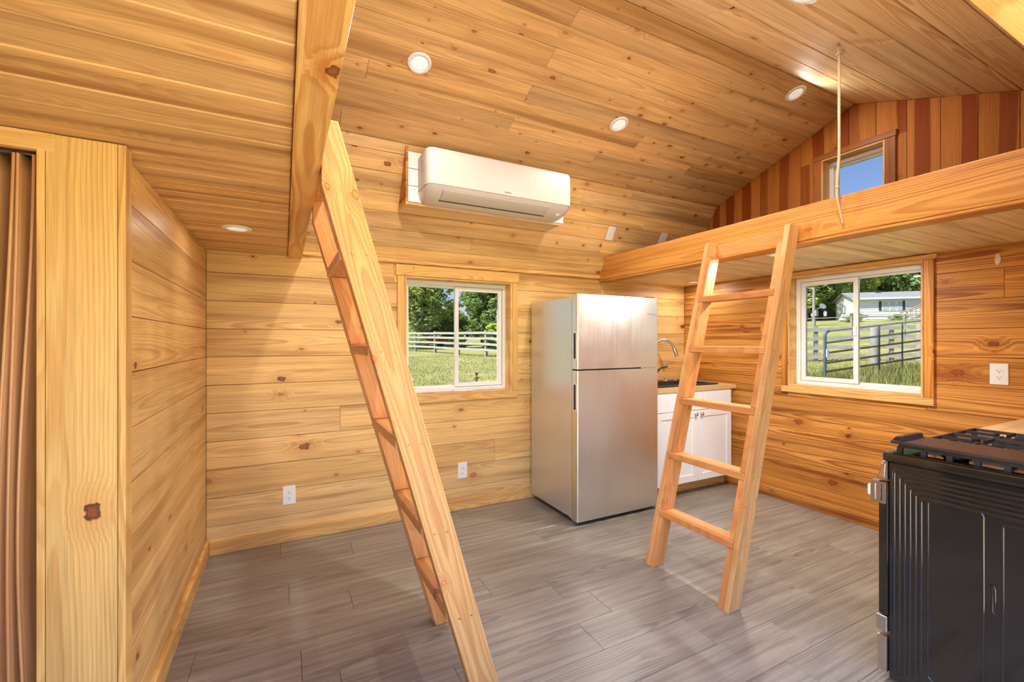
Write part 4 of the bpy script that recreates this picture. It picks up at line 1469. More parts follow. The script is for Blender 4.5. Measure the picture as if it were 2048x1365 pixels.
m.build('handle_bracket', M['satin'], od)
m = MB().bbox((RX0 - 0.004, RYF + 0.0483, 0.722), (RX1 - 0.02, RYF + 0.060, 0.764), 0.005, 2)
m.build('handle', M['white'], od)
m = MB().bbox((RX0 - 0.003, RYF - 0.005, 0.196), (RX1 - 0.003, RYF + 0.030, 0.258), 0.002, 1)
m.build('door_foot_trim', M['satin'], rg_)
m = MB().bbox((RX0 - 0.003, RYF - 0.005, 0.04), (RX1 - 0.003, RYF + 0.026, 0.180), 0.003, 2)
m.build('storage_drawer', M['satin'], rg_)
for x in (RX0 + 0.05, RX1 - 0.05):
    for y in (RYB + 0.05, RYF - 0.06):
        MB().lathe([(0.018, 0.0), (0.018, 0.017)], (x, y, 0.0005), (0, 0, 1), 14).build('foot', M['rubber'], rg_)

# counter to the right of the range
bc = thing('base_cabinet', 'white base cabinet behind the range under a butcher block top', 'cabinet', (3.31, 0.58, 0))
MB().box((RX1 + 0.012, YF + 0.004, 0.1), (XR - 0.003, 0.86, 0.876)).build('carcass', M['cab'], bc)
MB().box((RX1 + 0.014, YF + 0.004, 0.001), (XR - 0.02, 0.80, 0.0995)).build('toe_kick', M['trim'], bc)
for x0, x1 in ((RX1 + 0.014, 3.307), (3.311, XR - 0.006)):
    d = MB()
    w = 0.055
    for p0, p1, q0, q1, n1 in ((x0, x0 + w, .104, .87, .019), (x1 - w, x1, .104, .87, .019), (x0 + w, x1 - w, .104, .104 + w, .019), (x0 + w, x1 - w, .87 - w, .87, .019), (x0 + w, x1 - w, .104 + w, .87 - w, .010)):
        d.box((p0, 0.8605, q0), (p1, 0.8605 + n1, q1))
    d.build('door', M['cab'], bc)
bt = thing('worktop', 'pale butcher block worktop at the right edge behind the range grates', 'countertop', (3.31, 0.58, 0.8765))
board('slab', M['butcher'], bt, Frame((0, 0, 0.915), (1, 0, 0), (0, 1, 0)), RX1 + 0.008, XR - 0.001, YF + 0.003, 0.895, -0.038, 0.0, 'u', 0.003)

# ------------------------------------------------------------------ rope on its hook
RPX, RPY = 2.60, 1.296
RPZ = roof_z(RPY)
hk = thing('screw_eye', 'small steel screw eye in the ceiling holding the rope', 'hook', (RPX, RPY, RPZ))
pth = [(RPX, RPY, RPZ + 0.006), (RPX, RPY, RPZ - 0.008)]
for k in range(0, 21):
    th = math.pi / 2 + 2 * math.pi * k / 21
    pth.append((RPX + 0.014 * math.cos(th), RPY, RPZ - 0.026 + 0.018 * math.sin(th)))
MB().tube(pth, 0.0026, 10).build('eye_ring', M['satin'], hk)
rp = thing('hanging_rope', 'twisted sisal rope hanging from the ceiling hook in front of the small window', 'rope', (RPX, RPY, RPZ - 0.05))
def rope_centre(s):
    # s = 0 top .. 1 bottom
    z = RPZ - 0.042 - s * (RPZ - 0.042 - 1.962)
    bend = 0.012 * math.sin(max(0, (s - 0.62)) / 0.38 * math.pi) * (-1) + 0.022 * max(0, s - 0.86) / 0.14
    return V3((RPX + bend * 0.89 * 0.9, RPY - bend * 0.456 * 0.9, z))
N = 260
m = MB()
for st in range(3):
    pts = []
    for k in range(N + 1):
        s = k / N
        c = rope_centre(s)
        th = 2 * math.pi * (s * 62 + st / 3)
        pts.append(c + V3((0.0036 * math.cos(th), 0.0036 * math.sin(th), 0)))
    m.tube(pts, 0.0043, 6)
m.build('strand_twist', M['rope'], rp)
m = MB()
kc = V3((RPX, RPY, RPZ - 0.05))
pts = []
for k in range(60):
    th = 2 * math.pi * k / 59 * 2.2
    pts.append(kc + V3((0.012 * math.cos(th), 0.009 * math.sin(th) - 0.002, 0.016 * math.sin(th * 0.5 + 0.4))))
m.tube(pts, 0.0066, 8)
m.tube([kc + V3((0.006, -0.002, 0.012)), kc + V3((0.022, -0.006, 0.014)), kc + V3((0.032, -0.012, 0.004)), kc + V3((0.026, -0.014, -0.008))], 0.006, 8)
m.tube([kc + V3((-0.004, 0, 0.034)), kc + V3((-0.012, -0.003, 0.012)), kc + V3((-0.010, -0.004, -0.012)), kc + V3((0.0, 0, -0.02))], 0.006, 8)
m.build('knot', M['rope'], rp)
m = MB().lathe([(0.009, -0.006), (0.0105, 0.0), (0.009, 0.006)], rope_centre(0.79), (0, 0, 1), 10)
m.build('small_knot', M['rope'], rp)

# ------------------------------------------------------------------ accordion folding door at the left edge
fd = thing('folding_door', 'tan accordion folding door pushed against the pine post at the left edge', 'folding door', (-0.8, 1.72, 0.01))
def fold(x_top, x_bot, yfront, yback, bow, skew, nm, th=0.004):
    mb = MB()
    nz, ny = 36, 8
    def P_(i, j, s):
        f = i / nz
        z = 0.012 + f * (1.853 - 0.012)
        t_ = j / ny
        x = x_bot + (x_top - x_bot) * f + bow * math.sin(math.pi * f ** 0.85) ** 2
        x += skew * math.sin(math.pi / 2 * t_)
        return (x + s, yfront + (yback - yfront) * t_, z)
    vs = [P_(i, j, s) for s in (-th / 2, th / 2) for i in range(nz + 1) for j in range(ny + 1)]
    A = (nz + 1) * (ny + 1)
    idx = lambda s, i, j: s * A + i * (ny + 1) + j
    fs = []
    for i in range(nz):
        for j in range(ny):
            fs.append((idx(0, i, j), idx(0, i, j + 1), idx(0, i + 1, j + 1), idx(0, i + 1, j)))
            fs.append((idx(1, i, j), idx(1, i + 1, j), idx(1, i + 1, j + 1), idx(1, i, j + 1)))
        fs.append((idx(0, i, 0), idx(0, i + 1, 0), idx(1, i + 1, 0), idx(1, i, 0)))
        fs.append((idx(0, i, ny), idx(1, i, ny), idx(1, i + 1, ny), idx(0, i + 1, ny)))
    for j in range(ny):
        fs.append((idx(0, 0, j), idx(1, 0, j), idx(1, 0, j + 1), idx(0, 0, j + 1)))
        fs.append((idx(0, nz, j), idx(0, nz, j + 1), idx(1, nz, j + 1), idx(1, nz, j)))
    mb.add(vs, fs, True)
    o = mb.build(nm, M['fold'], fd)
    # rounded bead along the front fold
    pts = [V3(P_(i, 0, 0)) + V3((0, -0.002, 0)) for i in range(nz + 1)]
    MB().tube(pts, 0.0040, 8).build('fold_edge', M['fold'], o)
fold(-0.612, -0.622, 1.686, 1.80, -0.026, 0.020, 'fold_panel')
fold(-0.645, -0.659, 1.690, 1.80, -0.012, 0.022, 'fold_panel')
fold(-0.654, -0.692, 1.692, 1.80, -0.014, 0.030, 'fold_panel')
fold(-0.702, -0.730, 1.690, 1.82, -0.012, 0.030, 'fold_panel')
MB().box((XEND + 0.02, 1.70, 1.8545), (-0.60, 1.726, 1.8595)).build('track', M['satin'], fd)

# small white stick lying on the sill of the pasture window
ss = thing('paint_stick', 'short white stick lying on the sill of the pasture window', 'stick', (1.26, 3.39, 0.937))
MB().bbox((1.205, 3.372, 0.9375), (1.375, 3.392, 0.949), 0.004, 2).build('stick_body', M['white'], ss)

# ------------------------------------------------------------------ outdoors
def lerp_pts(t, pts):
    if t <= pts[0][0]:
        return pts[0][1]
    for (a, za), (b, zb) in zip(pts, pts[1:]):
        if t <= b:
            return za + (zb - za) * (t - a) / (b - a)
    return pts[-1][1]


def ground(x, y):
    t = math.hypot(x, y)
    if t < 1e-6:
        return -0.35
    zn = lerp_pts(t, [(8, -0.35), (24, 0.50), (60, 1.1), (200, 3)])
    ze = lerp_pts(t, [(6, -0.35), (14, 0.18), (17, 0.42), (21, 0.6), (45, 2.3), (68, 3.9), (120, 7), (200, 9)])
    zs = lerp_pts(t, [(8, -0.35), (200, 0.5)])
    c, s = x / t, y / t
    w = max(0.0, min(1.0, (c - 0.5) / 0.3))
    w = w * w * (3 - 2 * w)
    q = max(0.0, min(1.0, (s + 0.1) / 0.4))
    z = zs + (zn - zs) * q
    z = z + (ze - z) * w
    return z + 0.03 * math.sin(x * 0.7) * math.cos(y * 0.6)


gr = MB()
NA, NR = 120, 60
rad = [0.0] + [2.0 * (1.075 ** k) for k in range(NR)]
rad = [r for r in rad if r < 170]
vs = [(1.0, 1.8, -0.35)]
for r in rad[1:]:
    for k in range(NA):
        th = 2 * math.pi * k / NA
        x, y = 1.0 + r * math.cos(th), 1.8 + r * math.sin(th)
        vs.append((x, y, ground(x, y)))
fs = [(0, 1 + k, 1 + (k + 1) % NA) for k in range(NA)]
for i in range(len(rad) - 2):
    for k in range(NA):
        a = 1 + i * NA
        fs.append((a + k, a + NA + k, a + NA + (k + 1) % NA, a + (k + 1) % NA))
gr.add(vs, fs, True)
tag(gr.build('ground', M['grass'], None), 'rolling green and straw coloured pasture outside the windows', kind='structure')
pd = MB().bbox((-4.5, -5.0, -0.33), (6.5, YF - 0.145, -0.06), 0.01, 1)  # unseen slab added to bounce sunlight in through the doorway
tag(pd.build('bounce_slab', M['bounce'], None), 'pale concrete slab added outside the doorway to throw daylight indoors', kind='structure')


def leaves(n, blobs, size, seed, name):
    r = random.Random(seed)
    vs, fs = [], []
    tot = sum(b[3] ** 2 for b in blobs)
    for (bx, by, bz, br) in blobs:
        for _ in range(int(n * br * br / tot)):
            while True:
                d = V3((r.uniform(-1, 1), r.uniform(-1, 1), r.uniform(-1, 1)))
                if 0.2 < d.length < 1:
                    break
            d = d.normalized() * (r.uniform(0.55, 1.0) ** 0.5) * br
            c = V3((bx, by, bz)) + V3((d.x, d.y, d.z * 0.85))
            a = V3((r.gauss(0, 1), r.gauss(0, 1), r.gauss(0, 1))).normalized()
            b = a.orthogonal().normalized()
            s = size * r.uniform(0.6, 1.3)
            k = len(vs)
            vs += [c + a * s, c + b * s * 0.55, c - a * s, c - b * s * 0.55]
            fs.append((k, k + 1, k + 2, k + 3))
    me = bpy.data.meshes.new(name)
    me.from_pydata([v[:] for v in vs], [], fs)
    return me


def crown(seed, n=11, w=2.6, h0=2.2, h1=8.0):
    r = random.Random(seed)
    bl = []
    for k in range(n):
        f = k / (n - 1)
        z = h0 + (h1 - h0) * f
        ww = w * math.sin(math.pi * (0.22 + 0.7 * f))
        a = r.uniform(0, 6.28)
        q = r.uniform(0.2, 0.85) * ww
        bl.append((q * math.cos(a), q * math.sin(a), z, r.uniform(0.28, 0.42) * w * (1.15 - 0.45 * f)))
        a += 2.4
        bl.append((q * math.cos(a), q * math.sin(a), z + r.uniform(-.4, .4), r.uniform(0.26, 0.4) * w * (1.15 - 0.45 * f)))
    return bl


TREES = []
for i, (mat, seed, w) in enumerate((('leaf_a', 3, 3.0), ('leaf_b', 11, 3.4), ('leaf_c', 23, 2.4), ('leaf_b', 31, 3.0))):
    me = leaves(5200, crown(seed, w=w), 0.20, seed, 'foliage')
    me.materials.append(M[mat])
    tk = MB()
    r = random.Random(seed)
    tk.tube([(0, 0, -0.3), (0.05, 0, 1.5), (0.1, 0.08, 4.0), (0.05, 0.1, 7.0)], 0.2, 8, radii=[0.26, 0.2, 0.13, 0.04])
    for k in range(5):
        a = r.uniform(0, 6.28)
        z = 1.8 + k * 0.9
        tk.tube([(0.06, 0.03, z), (0.9 * math.cos(a), 0.9 * math.sin(a), z + 0.9), (1.7 * math.cos(a), 1.7 * math.sin(a), z + 1.5)], 0.05, 6, radii=[0.08, 0.05, 0.02])
    tme = bpy.data.meshes.new('trunk')
    tme.from_pydata(tk.v, [], tk.f)
    tme.materials.append(M['bark'])
    TREES.append((me, tme))


def tree(x, y, sc, kind, label, group, rz=0.0, sx=1.0, sink=0.0, trunk=True, nm='leafy_tree'):
    t = thing(nm, label, 'tree' if trunk else 'shrub', (x, y, ground(x, y) - 0.1 - sink), group)
    f = bpy.data.objects.new('foliage', TREES[kind][0])
    put(f, t)
    f['kind'] = 'stuff'
    t.rotation_euler = (0, 0, rz)
    t.scale = (sc * sx, sc * sx, sc)
    if trunk:
        put(bpy.data.objects.new('trunk', TREES[kind][1]), t)
    return t


RT = random.Random(5)
# tree line beyond the pasture
LAB1 = 'leafy green tree in the tree line beyond the white pasture fence'
tree(10.6, 37.0, 1.12, 0, 'tall olive green tree at the left of the pasture window', 'trees beyond the pasture', 0.4, 1.0)
for (x, y, s, k) in ((13.8, 47, 0.66, 1), (16.9, 48, 0.52, 3), (20.3, 47, 0.80, 1), (22.6, 46.5, 0.86, 3), (25.5, 50, 0.98, 1), (18.6, 52, 0.60, 1), (11.2, 47, 0.95, 0), (28.5, 48, 1.1, 3), (6.5, 45, 1.2, 1), (31, 55, 1.2, 1), (24.5, 56, 1.05, 3), (14.8, 50.5, 0.60, 3)):
    tree(x, y, s, k, LAB1, 'trees beyond the pasture', RT.uniform(0, 6), RT.uniform(1.1, 1.4))
tree(17.6, 38.0, 0.36, 2, 'bright green round shrub behind the right end of the pasture fence', 'pasture shrubs', 1.0, 1.7, 0.7, False, 'round_shrub')
tree(14.2, 38.5, 0.27, 2, 'low bright shrub behind the pasture fence left of the window mullion', 'pasture shrubs', 2.0, 1.6, 0.5, False, 'round_shrub')
tree(9.6, 36.0, 0.30, 0, 'drying shrub at the foot of the tall olive tree', 'pasture shrubs', 2.0, 1.4, 0.5, False, 'round_shrub')
# trees behind the white house
LAB2 = 'leafy green tree on the wooded hill behind the white house'
for k in range(26):
    px = 1585 + k * 11.5 + RT.uniform(-5, 5)
    dep = RT.uniform(70, 92)
    lat = (px - 1024) / 888.3 * dep
    x, y = 0.456 * dep + 0.89 * lat, 0.89 * dep - 0.456 * lat
    tree(x, y, RT.uniform(1.4, 2.0), RT.choice((0, 1, 3, 1, 0)), LAB2, 'trees behind the white house', RT.uniform(0, 6), RT.uniform(0.9, 1.25))
for (px, dep, s, k) in ((1612, 58, 1.15, 0), (1640, 62, 1.25, 1), (1662, 60, 0.95, 0), (1600, 66, 1.3, 1), (1672, 66, 1.2, 3)):
    lat = (px - 1024) / 888.3 * dep
    tree(0.456 * dep + 0.89 * lat, 0.89 * dep - 0.456 * lat, s, k, 'leafy green tree left of the white house behind the utility pole', 'trees left of the white house', RT.uniform(0, 6), 1.1)


# pasture board fence
def board_fence(label, name, line, zs_rel, bh, postw, posth, every, absz=None):
    a, b = V3((*line[0], 0)), V3((*line[1], 0))
    t = thing(name, label, 'fence', ((a + b) / 2).to_tuple()[:2] + (ground(*((a + b) / 2)[:2]),))
    d = (b - a)
    L = d.length
    d.normalize()
    n = max(1, round(L / every))
    s = V3((-d.y, d.x, 0))
    pts = [a + d * (L * i / n) for i in range(n + 1)]
    for i, p in enumerate(pts):
        g = ground(p.x, p.y)
        m = MB()
        h = posth * (1 + 0.03 * math.sin(i * 2.3))
        q = [p + d * sx * postw + s * sy * postw for sx, sy in ((-1, -1), (1, -1), (1, 1), (-1, 1))]
        m.add([(v.x, v.y, g - 0.3) for v in q] + [(v.x, v.y, g + h) for v in q], [(3, 2, 1, 0), (4, 5, 6, 7), (0, 1, 5, 4), (1, 2, 6, 5), (2, 3, 7, 6), (3, 0, 4, 7)])
        m.build('post', M['postwood'], t)
    for p, q in zip(pts, pts[1:]):
        for zr in zs_rel:
            m = MB()
            g0, g1 = ground(p.x, p.y) + zr, ground(q.x, q.y) + zr + RT.uniform(-0.02, 0.02)
            o1, o2 = s * (-postw - 0.002), s * (-postw - 0.03)
            vs = [(p + o1) + V3((0, 0, g0)), (q + o1) + V3((0, 0, g1)), (q + o1) + V3((0, 0, g1 + bh)), (p + o1) + V3((0, 0, g0 + bh)),
                  (p + o2) + V3((0, 0, g0)), (q + o2) + V3((0, 0, g1)), (q + o2) + V3((0, 0, g1 + bh)), (p + o2) + V3((0, 0, g0 + bh))]
            m.add(vs, [(3, 2, 1, 0), (4, 5, 6, 7), (0, 1, 5, 4), (1, 2, 6, 5), (2, 3, 7, 6), (3, 0, 4, 7)])
            m.build('rail', M['greywood'], t)
    return t


board_fence('weathered pale board fence crossing the pasture', 'board_fence', ((6.9, 40.6), (10.35, 19.3)), (0.30, 0.62, 0.94, 1.24), 0.13, 0.07, 1.42, 3.05)
board_fence('weathered grey board fence behind the metal gate', 'board_fence', ((16.2, 11.4), (23.4, 4.9)), (0.12, 0.45, 0.80, 1.14), 0.14, 0.06, 1.32, 2.4)

# big gate posts
for (x, y, top, lab) in ((15.37, 6.73, 1.75, 'thick weathered gate post behind the middle of the metal gate'), (16.6, 6.12, 1.87, 'thick weathered gate post at the right end of the metal gate')):
    t = thing('gate_post', lab, 'post', (x, y, ground(x, y)), 'gate posts')
    g = ground(x, y)
    MB().tube([(x, y, g - 0.3), (x, y, g + 0.6), (x + 0.01, y, top - 0.05), (x + 0.01, y, top)], 0.12, 14, radii=[0.125, 0.12, 0.115, 0.10]).build('timber', M['postwood'], t)

# tubular gate
A, B = V3((12.35, 6.48, 0.30)), V3((16.0, 5.85, 0.64))
gt = thing('farm_gate', 'grey tubular metal farm gate with rusty bars', 'gate', ((A + B) / 2).to_tuple()[:2] + (ground(*((A + B) / 2)[:2]),))
H = 1.30
dG = B - A
LG = dG.length
def gp(f, h):
    return A + dG * f + V3((0, 0, h))
corner = 0.03
MB().tube([gp(0, -0.08), gp(0, H - 0.12), gp(0.006, H - 0.05), gp(0.018, H - 0.012), gp(corner + 0.005, H)], 0.034, 12).build('end_tube', M['bluetube'], gt)
MB().tube([gp(1, -0.02), gp(1, H - 0.12), gp(0.994, H - 0.05), gp(0.982, H - 0.012), gp(1 - corner - 0.005, H)], 0.030, 12).build('end_tube', M['galv'], gt)
for k, h in enumerate((0.04, 0.26, 0.48, 0.74, 1.0, 1.30)):
    f0, f1 = (0.01, 0.99) if k < 5 else (corner, 1 - corner)
    MB().tube([gp(f0, h), gp(0.55, h), gp(f1, h)], 0.026, 10).build('bar', M['rusty'] if k in (1, 2, 3) else M['galv'], gt)
for f in (0.28, 0.52, 0.76):
    a, b = gp(f, 0.02), gp(f, H)
    n_ = V3((-dG.y, dG.x, 0)).normalized() * -0.03
    MB().tube([a + n_, b + n_], 0.018, 8).build('stay', M['bluetube'], gt)
MB().bbox((12.30, 6.405, 0.94), (12.40, 6.43, 1.14), 0.004, 1).build('tag_plate', M['white'], gt)

# thin wire fence on the rise
A2, B2 = V3((26.5, 21.0, 0)), V3((36.5, 9.0, 0))
wf2 = thing('wire_fence', 'thin wire fence on the slope below the white house', 'fence', ((A2 + B2) / 2).to_tuple()[:2] + (ground(*((A2 + B2) / 2)[:2]),))
pp = [A2 + (B2 - A2) * k / 6 for k in range(7)]
for p in pp:
    g = ground(p.x, p.y)
    MB().tube([(p.x, p.y, g - 0.2), (p.x, p.y, g + 1.35)], 0.07, 8).build('post', M['postwood'], wf2)
for h in (0.5, 0.8, 1.1, 1.28):
    MB().tube([(p.x, p.y, ground(p.x, p.y) + h) for p in pp], 0.008 if h < 1.2 else 0.03, 5).build('wire', M['postwood'], wf2)

# white house on the hill
HO = V3((59.4, 28.0, 0))
hz = 3.75
HF = Frame((HO.x, HO.y, 0), (0.713, -0.701, 0), (0, 0, 1))
HG = Frame((HO.x, HO.y, 0), (-0.701, -0.713, 0), (0, 0, 1))    # gable end, u runs towards the camera side
hs = thing('white_house', 'long white single-storey house with grey roof and green shutters on the hill', 'house', (HO.x, HO.y, hz))


def fbox(fr, p0, p1, q0, q1, n0, n1):
    m = MB()
    c = [fr.p(u, v, nn) for nn in (n0, n1) for u, v in ((p0, q0), (p1, q0), (p1, q1), (p0, q1))]
    m.add(c, [(3, 2, 1, 0), (4, 5, 6, 7), (0, 1, 5, 4), (1, 2, 6, 5), (2, 3, 7, 6), (3, 0, 4, 7)])
    return m


EZ, PZ, HWD, HLN = 6.35, 7.15, 5.4, 15.0
w = MB()
prof = [(0, 0.6 + 2.4), (0, EZ), (-HWD / 2, PZ), (-HWD, EZ), (-HWD, 3.0)]
vs = [HF.p(u, v, n) for u in (0, HLN) for n, v in prof]
w.add(vs, [(4, 3, 2, 1, 0), (5, 6, 7, 8, 9), (0, 1, 6, 5), (1, 2, 7, 6), (2, 3, 8, 7), (3, 4, 9, 8), (4, 0, 5, 9)])
hw = w.build('wall', M['siding'], hs)
k = 3.9
while k < EZ - 0.1:
    fbox(HF, 0.0, HLN, k, k + 0.02, 0.0, 0.025).build('siding_lap', M['siding'], hw)
    k += 0.30
rfm = MB()
for s in (0, 1):
    n0, n1 = (0.35, -HWD / 2) if s == 0 else (-HWD - 0.35, -HWD / 2)
    z0 = EZ - 0.10
    vs = [HF.p(u, v, n) for u in (-0.35, HLN + 0.35) for n, v in ((n0, z0), (n1, PZ + 0.02), (n1, PZ + 0.16), (n0, z0 + 0.14))]
    rfm.add(vs, [(3, 2, 1, 0), (4, 5, 6, 7), (0, 1, 5, 4), (1, 2, 6, 5), (2, 3, 7, 6), (3, 0, 4, 7)])
rf = rfm.build('roof', M['shingle'], hs)
for u in (3.0, 9.0):
    fbox(HF, u, u + 0.5, PZ - 0.05, PZ + 0.26, -HWD / 2 + 0.25, -HWD / 2 + 0.5).build('roof_vent', M['shutter'], rf)
fbox(HF, -0.36, HLN + 0.36, EZ - 0.14, EZ + 0.05, 0.352, 0.40).build('eave_trim', M['siding'], rf)
for (u0, u1) in ((2.66, 3.28), (3.40, 3.98), (4.08, 4.60), (8.6, 9.3), (9.4, 10.1)):
    f = fbox(HF, u0, u1, 4.90, 5.98, 0.0, 0.06).build('window', M['vinyl'], hs)
    fbox(HF, u0 + 0.06, u1 - 0.06, 4.97, 5.41, 0.0605, 0.07).build('pane', M['pane_far'], f)
    fbox(HF, u0 + 0.06, u1 - 0.06, 5.46, 5.91, 0.0605, 0.07).build('pane', M['pane_far'], f)
for u0, u1 in ((2.38, 2.62), (4.62, 4.86), (8.3, 8.55), (10.15, 10.4)):
    fbox(HF, u0, u1, 4.88, 6.0, 0.0, 0.05).build('shutter', M['shutter'], hs)
f = fbox(HG, -3.3, -2.6, 4.75, 5.75, 0.0, 0.05)
GE = Frame((HO.x, HO.y, 0), (0.713 * 0 - 0.701, -0.713, 0), (0, 0, 1))
gw = MB()
# window in the gable end (outward normal is -u of HF)
c = [HF.p(u, v, n) for u in (-0.05, 0.0) for n, v in ((-3.2, 4.75), (-2.5, 4.75), (-2.5, 5.75), (-3.2, 5.75))]
gw.add(c, [(3, 2, 1, 0), (4, 5, 6, 7), (0, 1, 5, 4), (1, 2, 6, 5), (2, 3, 7, 6), (3, 0, 4, 7)])
gwo = gw.build('window', M['shutter'], hs)
gw = MB()
c = [HF.p(u, v, n) for u in (-0.06, -0.051) for n, v in ((-3.12, 4.83), (-2.58, 4.83), (-2.58, 5.67), (-3.12, 5.67))]
gw.add(c, [(3, 2, 1, 0), (4, 5, 6, 7), (0, 1, 5, 4), (1, 2, 6, 5), (2, 3, 7, 6), (3, 0, 4, 7)])
gw.build('pane', M['pane_far'], gwo)
# entrance stair in front of the house
st = thing('entrance_stair', 'wooden stair with railing climbing to the white house', 'stair', HF.p(5.2, 3.75, 2.0))
for n in (1.2, 2.4):
    MB().tube([HF.p(3.9, 4.55, n), HF.p(7.0, 6.0, n), HF.p(9.0, 6.0, n)], 0.07, 6).build('handrail', M['deckwood'], st)
    for k in range(12):
        u = 4.0 + k * 0.42
        top = 4.55 + (min(u, 7.0) - 3.9) * 1.45 / 3.1
        MB().tube([HF.p(u, max(3.4, top - 1.0), n), HF.p(u, top, n)], 0.03, 5).build('baluster', M['deckwood'], st)
for k in range(7):
    fbox(HF, 3.9 + k * 0.44, 4.36 + k * 0.44, 3.5 + k * 0.20, 3.6 + k * 0.20, 1.25, 2.35).build('step', M['deckwood'], st)
fbox(HF, 6.98, 9.0, 4.8, 4.95, 0.05, 2.35).build('landing', M['deckwood'], st)
for (x, y, s, lab) in ((57.2, 27.0, 0.19, 'dark round shrub against the white house, left of the shuttered windows'), (60.1, 24.2, 0.15, 'dark shrub against the white house by the entrance stair')):
    tree(x, y, s, 1, lab, 'shrubs at the white house', 1.0, 2.1, 0.55, False, 'round_shrub')
tree(60.8, 21.3, 0.24, 2, 'bright green shrub right of the entrance stair', 'shrubs at the white house', 1.0, 1.9, 0.4, False, 'round_shrub')

# utility pole with dish
px_, py_ = 47.75, 26.1
up = thing('utility_pole', 'grey utility pole with a satellite dish left of the white house', 'pole', (px_, py_, ground(px_, py_)))
g = ground(px_, py_)
MB().tube([(px_, py_, g - 0.3), (px_, py_, 6.8)], 0.13, 10, radii=[0.16, 0.12]).build('pole', M['postwood'], up)
MB().tube([(px_, py_, 6.6), (px_ - 0.6, py_ + 0.8, 7.0), (px_ - 1.0, py_ + 1.3, 7.05)], 0.05, 6).build('lamp_arm', M['postwood'], up)
MB().lathe([(0.04, 0.0), (0.22, 0.04), (0.32, 0.10), (0.30, 0.11), (0.04, 0.02)], (px_ + 0.55, py_ - 0.5, 4.85), (-0.4, -0.75, 0.5), 18).build('dish', M['galv'], up)
MB().tube([(px_, py_, 4.55), (px_ + 0.55, py_ - 0.5, 4.8)], 0.04, 6).build('dish_arm', M['galv'], up)
MB().bbox((px_ - 0.2, py_ - 0.35, 3.9), (px_ + 0.15, py_ - 0.1, 4.5), 0.02, 1).build('meter_box', M['galv'], up)
# power line seen in the small window
pl_ = thing('power_line', 'thin black power line crossing the sky in the small gable window', 'cable', (40, 18, 14))
MB().tube([(38 + k * 1.0, 26 - k * 1.35, 17.3 - k * 0.06 - 0.35 * math.sin(math.pi * k / 14)) for k in range(15)], 0.022, 6).build('cable', M['rubber'], pl_)

# shed and parked car beyond the pasture fence, pipe stand in the lawn
sx_, sy_ = 8.6, 38.6
sh = thing('white_shed', 'small white shed behind the left end of the pasture fence', 'shed', (sx_, sy_, ground(sx_, sy_)))
g = ground(sx_, sy_)
for dx in (-1.4, 1.25):
    for dy in (-0.9, 0.9):
        m = MB()
        m.box((sx_ + dx, sy_ + dy, g - 0.2), (sx_ + dx + 0.14, sy_ + dy + 0.14, g + 1.15))
        m.build('post', M['siding'], sh)
MB().box((sx_ - 1.3, sy_ + 0.7, g - 0.2), (sx_ + 1.2, sy_ + 0.8, g + 0.9)).build('wall', M['siding'], sh)
m = MB()
m.prism([(sx_ - 1.7, g + 1.15), (sx_ + 1.65, g + 1.0), (sx_ + 1.65, g + 1.1), (sx_ - 1.7, g + 1.4)], 1, sy_ - 1.2, sy_ + 1.2)
m.build('roof', M['siding'], sh)
cx_, cy_ = 11.3, 39.5
car = thing('parked_car', 'small red and white parked car half hidden behind the pasture fence', 'car', (cx_, cy_, ground(cx_, cy_)))
g = ground(cx_, cy_)
m = MB()
m.prism([(cx_ - 2.0, g + 0.3), (cx_ + 2.0, g + 0.3), (cx_ + 2.0, g + 0.75), (cx_ + 1.1, g + 0.85), (cx_ - 1.3, g + 0.85), (cx_ - 2.0, g + 0.8)], 1, cy_ - 0.8, cy_ + 0.8)
m.build('body', plain('red_car_paint', srgb(196, 66, 56), 0.3), car)
m = MB()
m.prism([(cx_ - 1.4, g + 0.85), (cx_ + 1.1, g + 0.85), (cx_ + 0.5, g + 1.3), (cx_ - 1.1, g + 1.3)], 1, cy_ - 0.7, cy_ + 0.7)
m.build('cabin', M['pane_far'], car)
for dx in (-1.25, 1.25):
    MB().lathe([(0.3, -0.1), (0.32, 0.0), (0.3, 0.1)], (cx_ + dx, cy_ - 0.78, g + 0.31), (0, 1, 0), 14).build('wheel', M['rubber'], car)
pxx, pyy = 5.65, 13.6
ps = thing('pipe_stand', 'small rusty pipe stand sticking out of the lawn below the pasture window', 'pipe', (pxx, pyy, ground(pxx, pyy)))
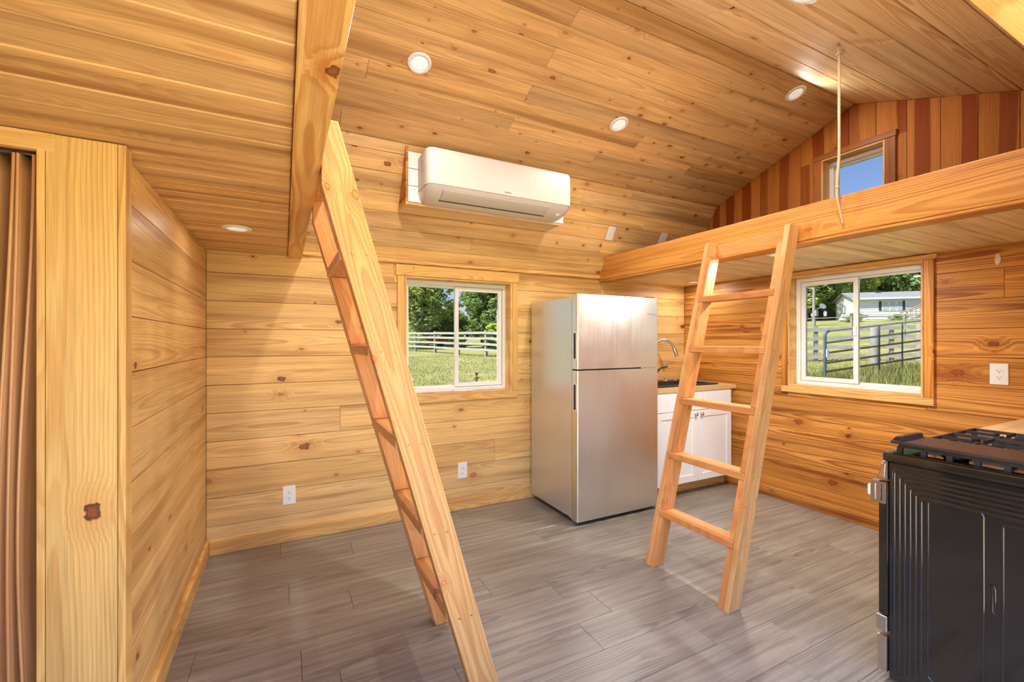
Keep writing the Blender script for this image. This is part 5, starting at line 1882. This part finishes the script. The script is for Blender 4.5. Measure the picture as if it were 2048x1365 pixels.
g = ground(pxx, pyy)
MB().tube([(pxx, pyy, g - 0.1), (pxx, pyy, g + 0.24)], 0.03, 8).build('stem', M['rusty'], ps)
MB().tube([(pxx - 0.09, pyy, g + 0.12), (pxx + 0.09, pyy, g + 0.12)], 0.025, 8).build('cross_pipe', M['rusty'], ps)
MB().lathe([(0.02, 0.0), (0.055, 0.01), (0.055, 0.05), (0.02, 0.06)], (pxx, pyy, g + 0.24), (0, 0, 1), 10).build('valve_head', M['bark'], ps)


# grass blades in the two views
def blades(n, region, hmin, hmax, seed, w):
    r = random.Random(seed)
    vs, fs = [], []
    for _ in range(n):
        x, y = region(r)
        z = ground(x, y)
        h = r.uniform(hmin, hmax)
        a = r.uniform(0, 6.28)
        lean = r.uniform(0, 0.5) * h
        b = r.uniform(0, 6.28)
        k = len(vs)
        vs += [(x - w * math.cos(a), y - w * math.sin(a), z - 0.02), (x + w * math.cos(a), y + w * math.sin(a), z - 0.02), (x + lean * math.cos(b), y + lean * math.sin(b), z + h)]
        fs.append((k, k + 1, k + 2))
    m = MB()
    m.v, m.f, m.sm = vs, fs, [False] * len(fs)
    return m


def reg_gate(r):
    f = r.uniform(-0.15, 1.1)
    p = A + dG * f
    return p.x + r.gauss(0, 0.55), p.y + r.gauss(-0.1, 0.55)


def reg_n(r):
    d = r.uniform(13, 24)
    q = r.uniform(0.20, 0.52)
    return d * q, d


def reg_e(r):
    d = r.uniform(8.5, 21)
    q = r.uniform(0.34, 0.6)
    return d, d * q


tag(blades(9000, reg_gate, 0.12, 0.42, 1, 0.012).build('tall_grass', M['grass'], None, fix=False), 'tall uncut grass along the foot of the metal gate', 'grass', kind='stuff')
tag(blades(9000, reg_n, 0.02, 0.06, 2, 0.014).build('pasture_grass', M['grass'], None, fix=False), 'short pasture grass seen through the back window', 'grass', kind='stuff')
tag(blades(9000, reg_e, 0.03, 0.09, 3, 0.012).build('slope_grass', M['grass'], None, fix=False), 'short grass around the metal gate seen through the right window', 'grass', kind='stuff')
